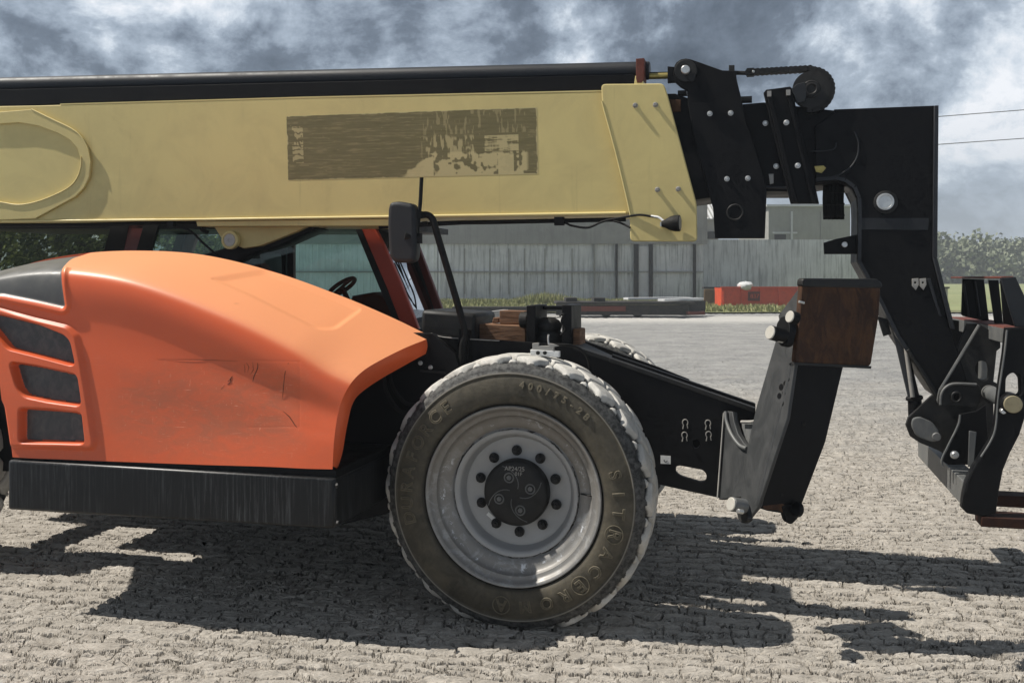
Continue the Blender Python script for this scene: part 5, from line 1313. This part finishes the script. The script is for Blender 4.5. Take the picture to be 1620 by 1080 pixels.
def tree(name, base, hgt, rad, n, leaf, mat, label, group=None, crown_z=.25, cl=60, seed=1):
    rs = random.Random(seed); e_ = empty(name, base)
    mb = MB().tube([(0, 0, 0), (rs.uniform(-.1, .1), 0, hgt*.3), (rs.uniform(-.2, .2), .1, hgt*.55), (rs.uniform(-.3, .3), .1, hgt*.8)], [.05*hgt*.5, .04*hgt*.5, .025*hgt*.5, .01*hgt], 8)
    for k in range(7):
        a = rs.uniform(0, 6.28); z = hgt*rs.uniform(.25, .65); L_ = rad*rs.uniform(.5, .9)
        mb.tube([(0, 0, z), (math.cos(a)*L_*.5, math.sin(a)*L_*.5, z+L_*.35), (math.cos(a)*L_, math.sin(a)*L_, z+L_*.6)], [.016*hgt*.6, .01*hgt*.6, .004*hgt], 6)
    mb.build('trunk', M['bark'], e_)
    cs = []
    for k in range(cl):
        a = rs.uniform(0, 6.28); t = rs.random(); zz = hgt*(crown_z+(1-crown_z)*t); rr = rad*math.sqrt(rs.random())*math.sin(math.pi*min(1, .18+.8*t))**.6
        cs.append((rr*math.cos(a), rr*math.sin(a), zz, rad*rs.uniform(.12, .30)))
    v = []; f = []
    for k in range(n):
        cx, cy, cz, cr_ = cs[rs.randrange(cl)]
        d = Vector((rs.gauss(0, 1), rs.gauss(0, 1), rs.gauss(0, .8))).normalized()*cr_*rs.uniform(.5, 1.05)
        c0 = Vector((cx, cy, cz))+d; q = Vector((rs.gauss(0, 1), rs.gauss(0, 1), rs.gauss(0, 1))).normalized(); p1 = q.orthogonal().normalized()*leaf*rs.uniform(.6, 1.3); p2 = q.cross(p1)*.6
        i = len(v); v += [c0-p1, c0+p2, c0+p1, c0-p2]; f.append((i, i+1, i+2, i+3))
    o = mesh_obj('crown', v, f, mat, e_)
    return tag(e_, label, 'tree', group)
# hedge trees seen over the hood at the left
tree('tree', (-9.6, 17.5, 0), 4.6, 1.9, 15000, .055, M['leafd'], 'dark bushy tree at the left edge behind the cab glass', 'trees behind the cab', .05, 90, 1)
tree('tree', (-7.4, 18.6, 0), 4.4, 1.7, 15000, .055, M['leafd'], 'dark bushy tree nearer the cab pillar, behind the glass', 'trees behind the cab', .05, 90, 2)
# distant wood at the right, one mass
v = []; f = []; rs = random.Random(8)
for k in range(300):
    cx = rs.uniform(62, 130)*1.0; cy = rs.uniform(158, 200); hh = rs.uniform(5.5, 9.5); cr_ = rs.uniform(2.2, 4.2)
    for j in range(190):
        d = Vector((rs.gauss(0, 1), rs.gauss(0, 1), rs.gauss(0, 1))).normalized(); c0 = Vector((cx, cy, hh*.55))+Vector((d.x*cr_, d.y*cr_, d.z*hh*.5))*rs.uniform(.75, 1.05)
        if c0.z < .3: c0.z = .3
        q = Vector((rs.gauss(0, 1), rs.gauss(0, 1), rs.gauss(0, 1))).normalized(); p1 = q.orthogonal().normalized()*.45*rs.uniform(.6, 1.3); p2 = q.cross(p1)*.7
        i = len(v); v += [c0-p1, c0+p2, c0+p1, c0-p2]; f.append((i, i+1, i+2, i+3))
tag(mesh_obj('distant_woods', v, f, M['leafp']), 'hazy green wood on the skyline right of the boom head', 'woods', kind='stuff')

HAZE = True
if HAZE:
    m, nt, b, out = new_mat('thin_damp_air'); nt.nodes.remove(b)
    pv = N(nt, 'ShaderNodeVolumePrincipled'); pv.inputs['Color'].default_value = (.80, .86, .92, 1); pv.inputs['Density'].default_value = .0015
    nt.links.new(pv.outputs[0], out.inputs['Volume'])
    hz_ = MB().box((25, 100, 6.1), (460, 260, 14.2)).build('haze', m, None); tag(hz_, 'thin pale damp air over the yard and far trees', 'haze', kind='stuff')
# =====================================================================  SKY, SUN, CAMERA
sun_dir = Vector((.59, .10, -.80)).normalized()           # machine coords, the way the light travels
wd = Vector((sun_dir.x*CA+sun_dir.y*SA, -sun_dir.x*SA+sun_dir.y*CA, sun_dir.z))
sl = bpy.data.lights.new('sun', 'SUN'); sl.energy = 5.0; sl.angle = R(.5); sl.color = (1, .95, .87)
so = bpy.data.objects.new('sun', sl); COL.objects.link(so); so.rotation_euler = (-wd).to_track_quat('Z', 'Y').to_euler(); so.location = (0, 0, 20)
to_sun = -wd; elev = math.asin(to_sun.z); azim = math.atan2(to_sun.x, to_sun.y)

w = bpy.data.worlds.new('World'); SC.world = w; w.use_nodes = True; nt = w.node_tree; nt.nodes.clear()
out = N(nt, 'ShaderNodeOutputWorld'); bg = N(nt, 'ShaderNodeBackground'); bg.inputs[1].default_value = .095
nt.links.new(bg.outputs[0], out.inputs[0])
sky = N(nt, 'ShaderNodeTexSky', sky_type='NISHITA'); sky.sun_disc = False; sky.sun_elevation = elev; sky.sun_rotation = azim
tc = N(nt, 'ShaderNodeTexCoord'); sp_ = N(nt, 'ShaderNodeSeparateXYZ'); nt.links.new(tc.outputs['Generated'], sp_.inputs[0])
mp = N(nt, 'ShaderNodeMapping'); mp.inputs['Scale'].default_value = (1, 1, 1.35); mp.inputs['Location'].default_value = (5.3, 4.5, 2.3)
nt.links.new(tc.outputs['Generated'], mp.inputs[0])
n1 = noise(nt, mp.outputs[0], 4.6, 12, .60, .25); n2 = noise(nt, mp.outputs[0], 13, 12, .66, .2)
dens = math_(nt, 'ADD', math_(nt, 'MULTIPLY', n1, .74), math_(nt, 'MULTIPLY', n2, .26))
cl = ramp(nt, dens, [(.39, (.98, 1.0, 1.04)), (.43, (.70, .77, .85)), (.465, (.42, .49, .58)), (.50, (.29, .345, .42)), (.535, (.155, .19, .24)), (.62, (.065, .082, .108))])
hzn = ramp(nt, sp_.outputs[2], [(0.0, 1.0), (.07, .85), (.17, 0.0)])
cl = mix(nt, math_(nt, 'MULTIPLY', hzn, .65), cl, (.46, .52, .60))
# unseen upper sky dimmed to weaken the fill light
over = ramp(nt, sp_.outputs[2], [(.30, 1.0), (.55, .5)])
cl = mix(nt, 1.0, cl, over, 'MULTIPLY')
sc10 = N(nt, 'ShaderNodeVectorMath', operation='SCALE'); sc10.inputs[3].default_value = 9.6; nt.links.new(cl, sc10.inputs[0])
nt.links.new(mix(nt, .90, sky.outputs[0], sc10.outputs[0]), bg.inputs[0])

cam = bpy.data.cameras.new('camera'); co_ = bpy.data.objects.new('camera', cam); COL.objects.link(co_)
co_.location = (0, 0, H); co_.rotation_euler = (R(90), 0, 0)
cam.sensor_width = 36; cam.lens = 36*F/1620; cam.shift_y = -100/1620; cam.clip_end = 5000; cam.clip_start = .05
SC.camera = co_
SC.view_settings.view_transform = 'Standard'; SC.view_settings.look = 'None'; SC.view_settings.exposure = .16; SC.view_settings.gamma = 1
SC.render.engine = 'CYCLES'
SC.cycles.max_bounces = 6; SC.cycles.diffuse_bounces = 3; SC.cycles.glossy_bounces = 3; SC.cycles.transmission_bounces = 4; SC.cycles.volume_bounces = 0
SC.cycles.use_adaptive_sampling = True; SC.cycles.adaptive_threshold = .02
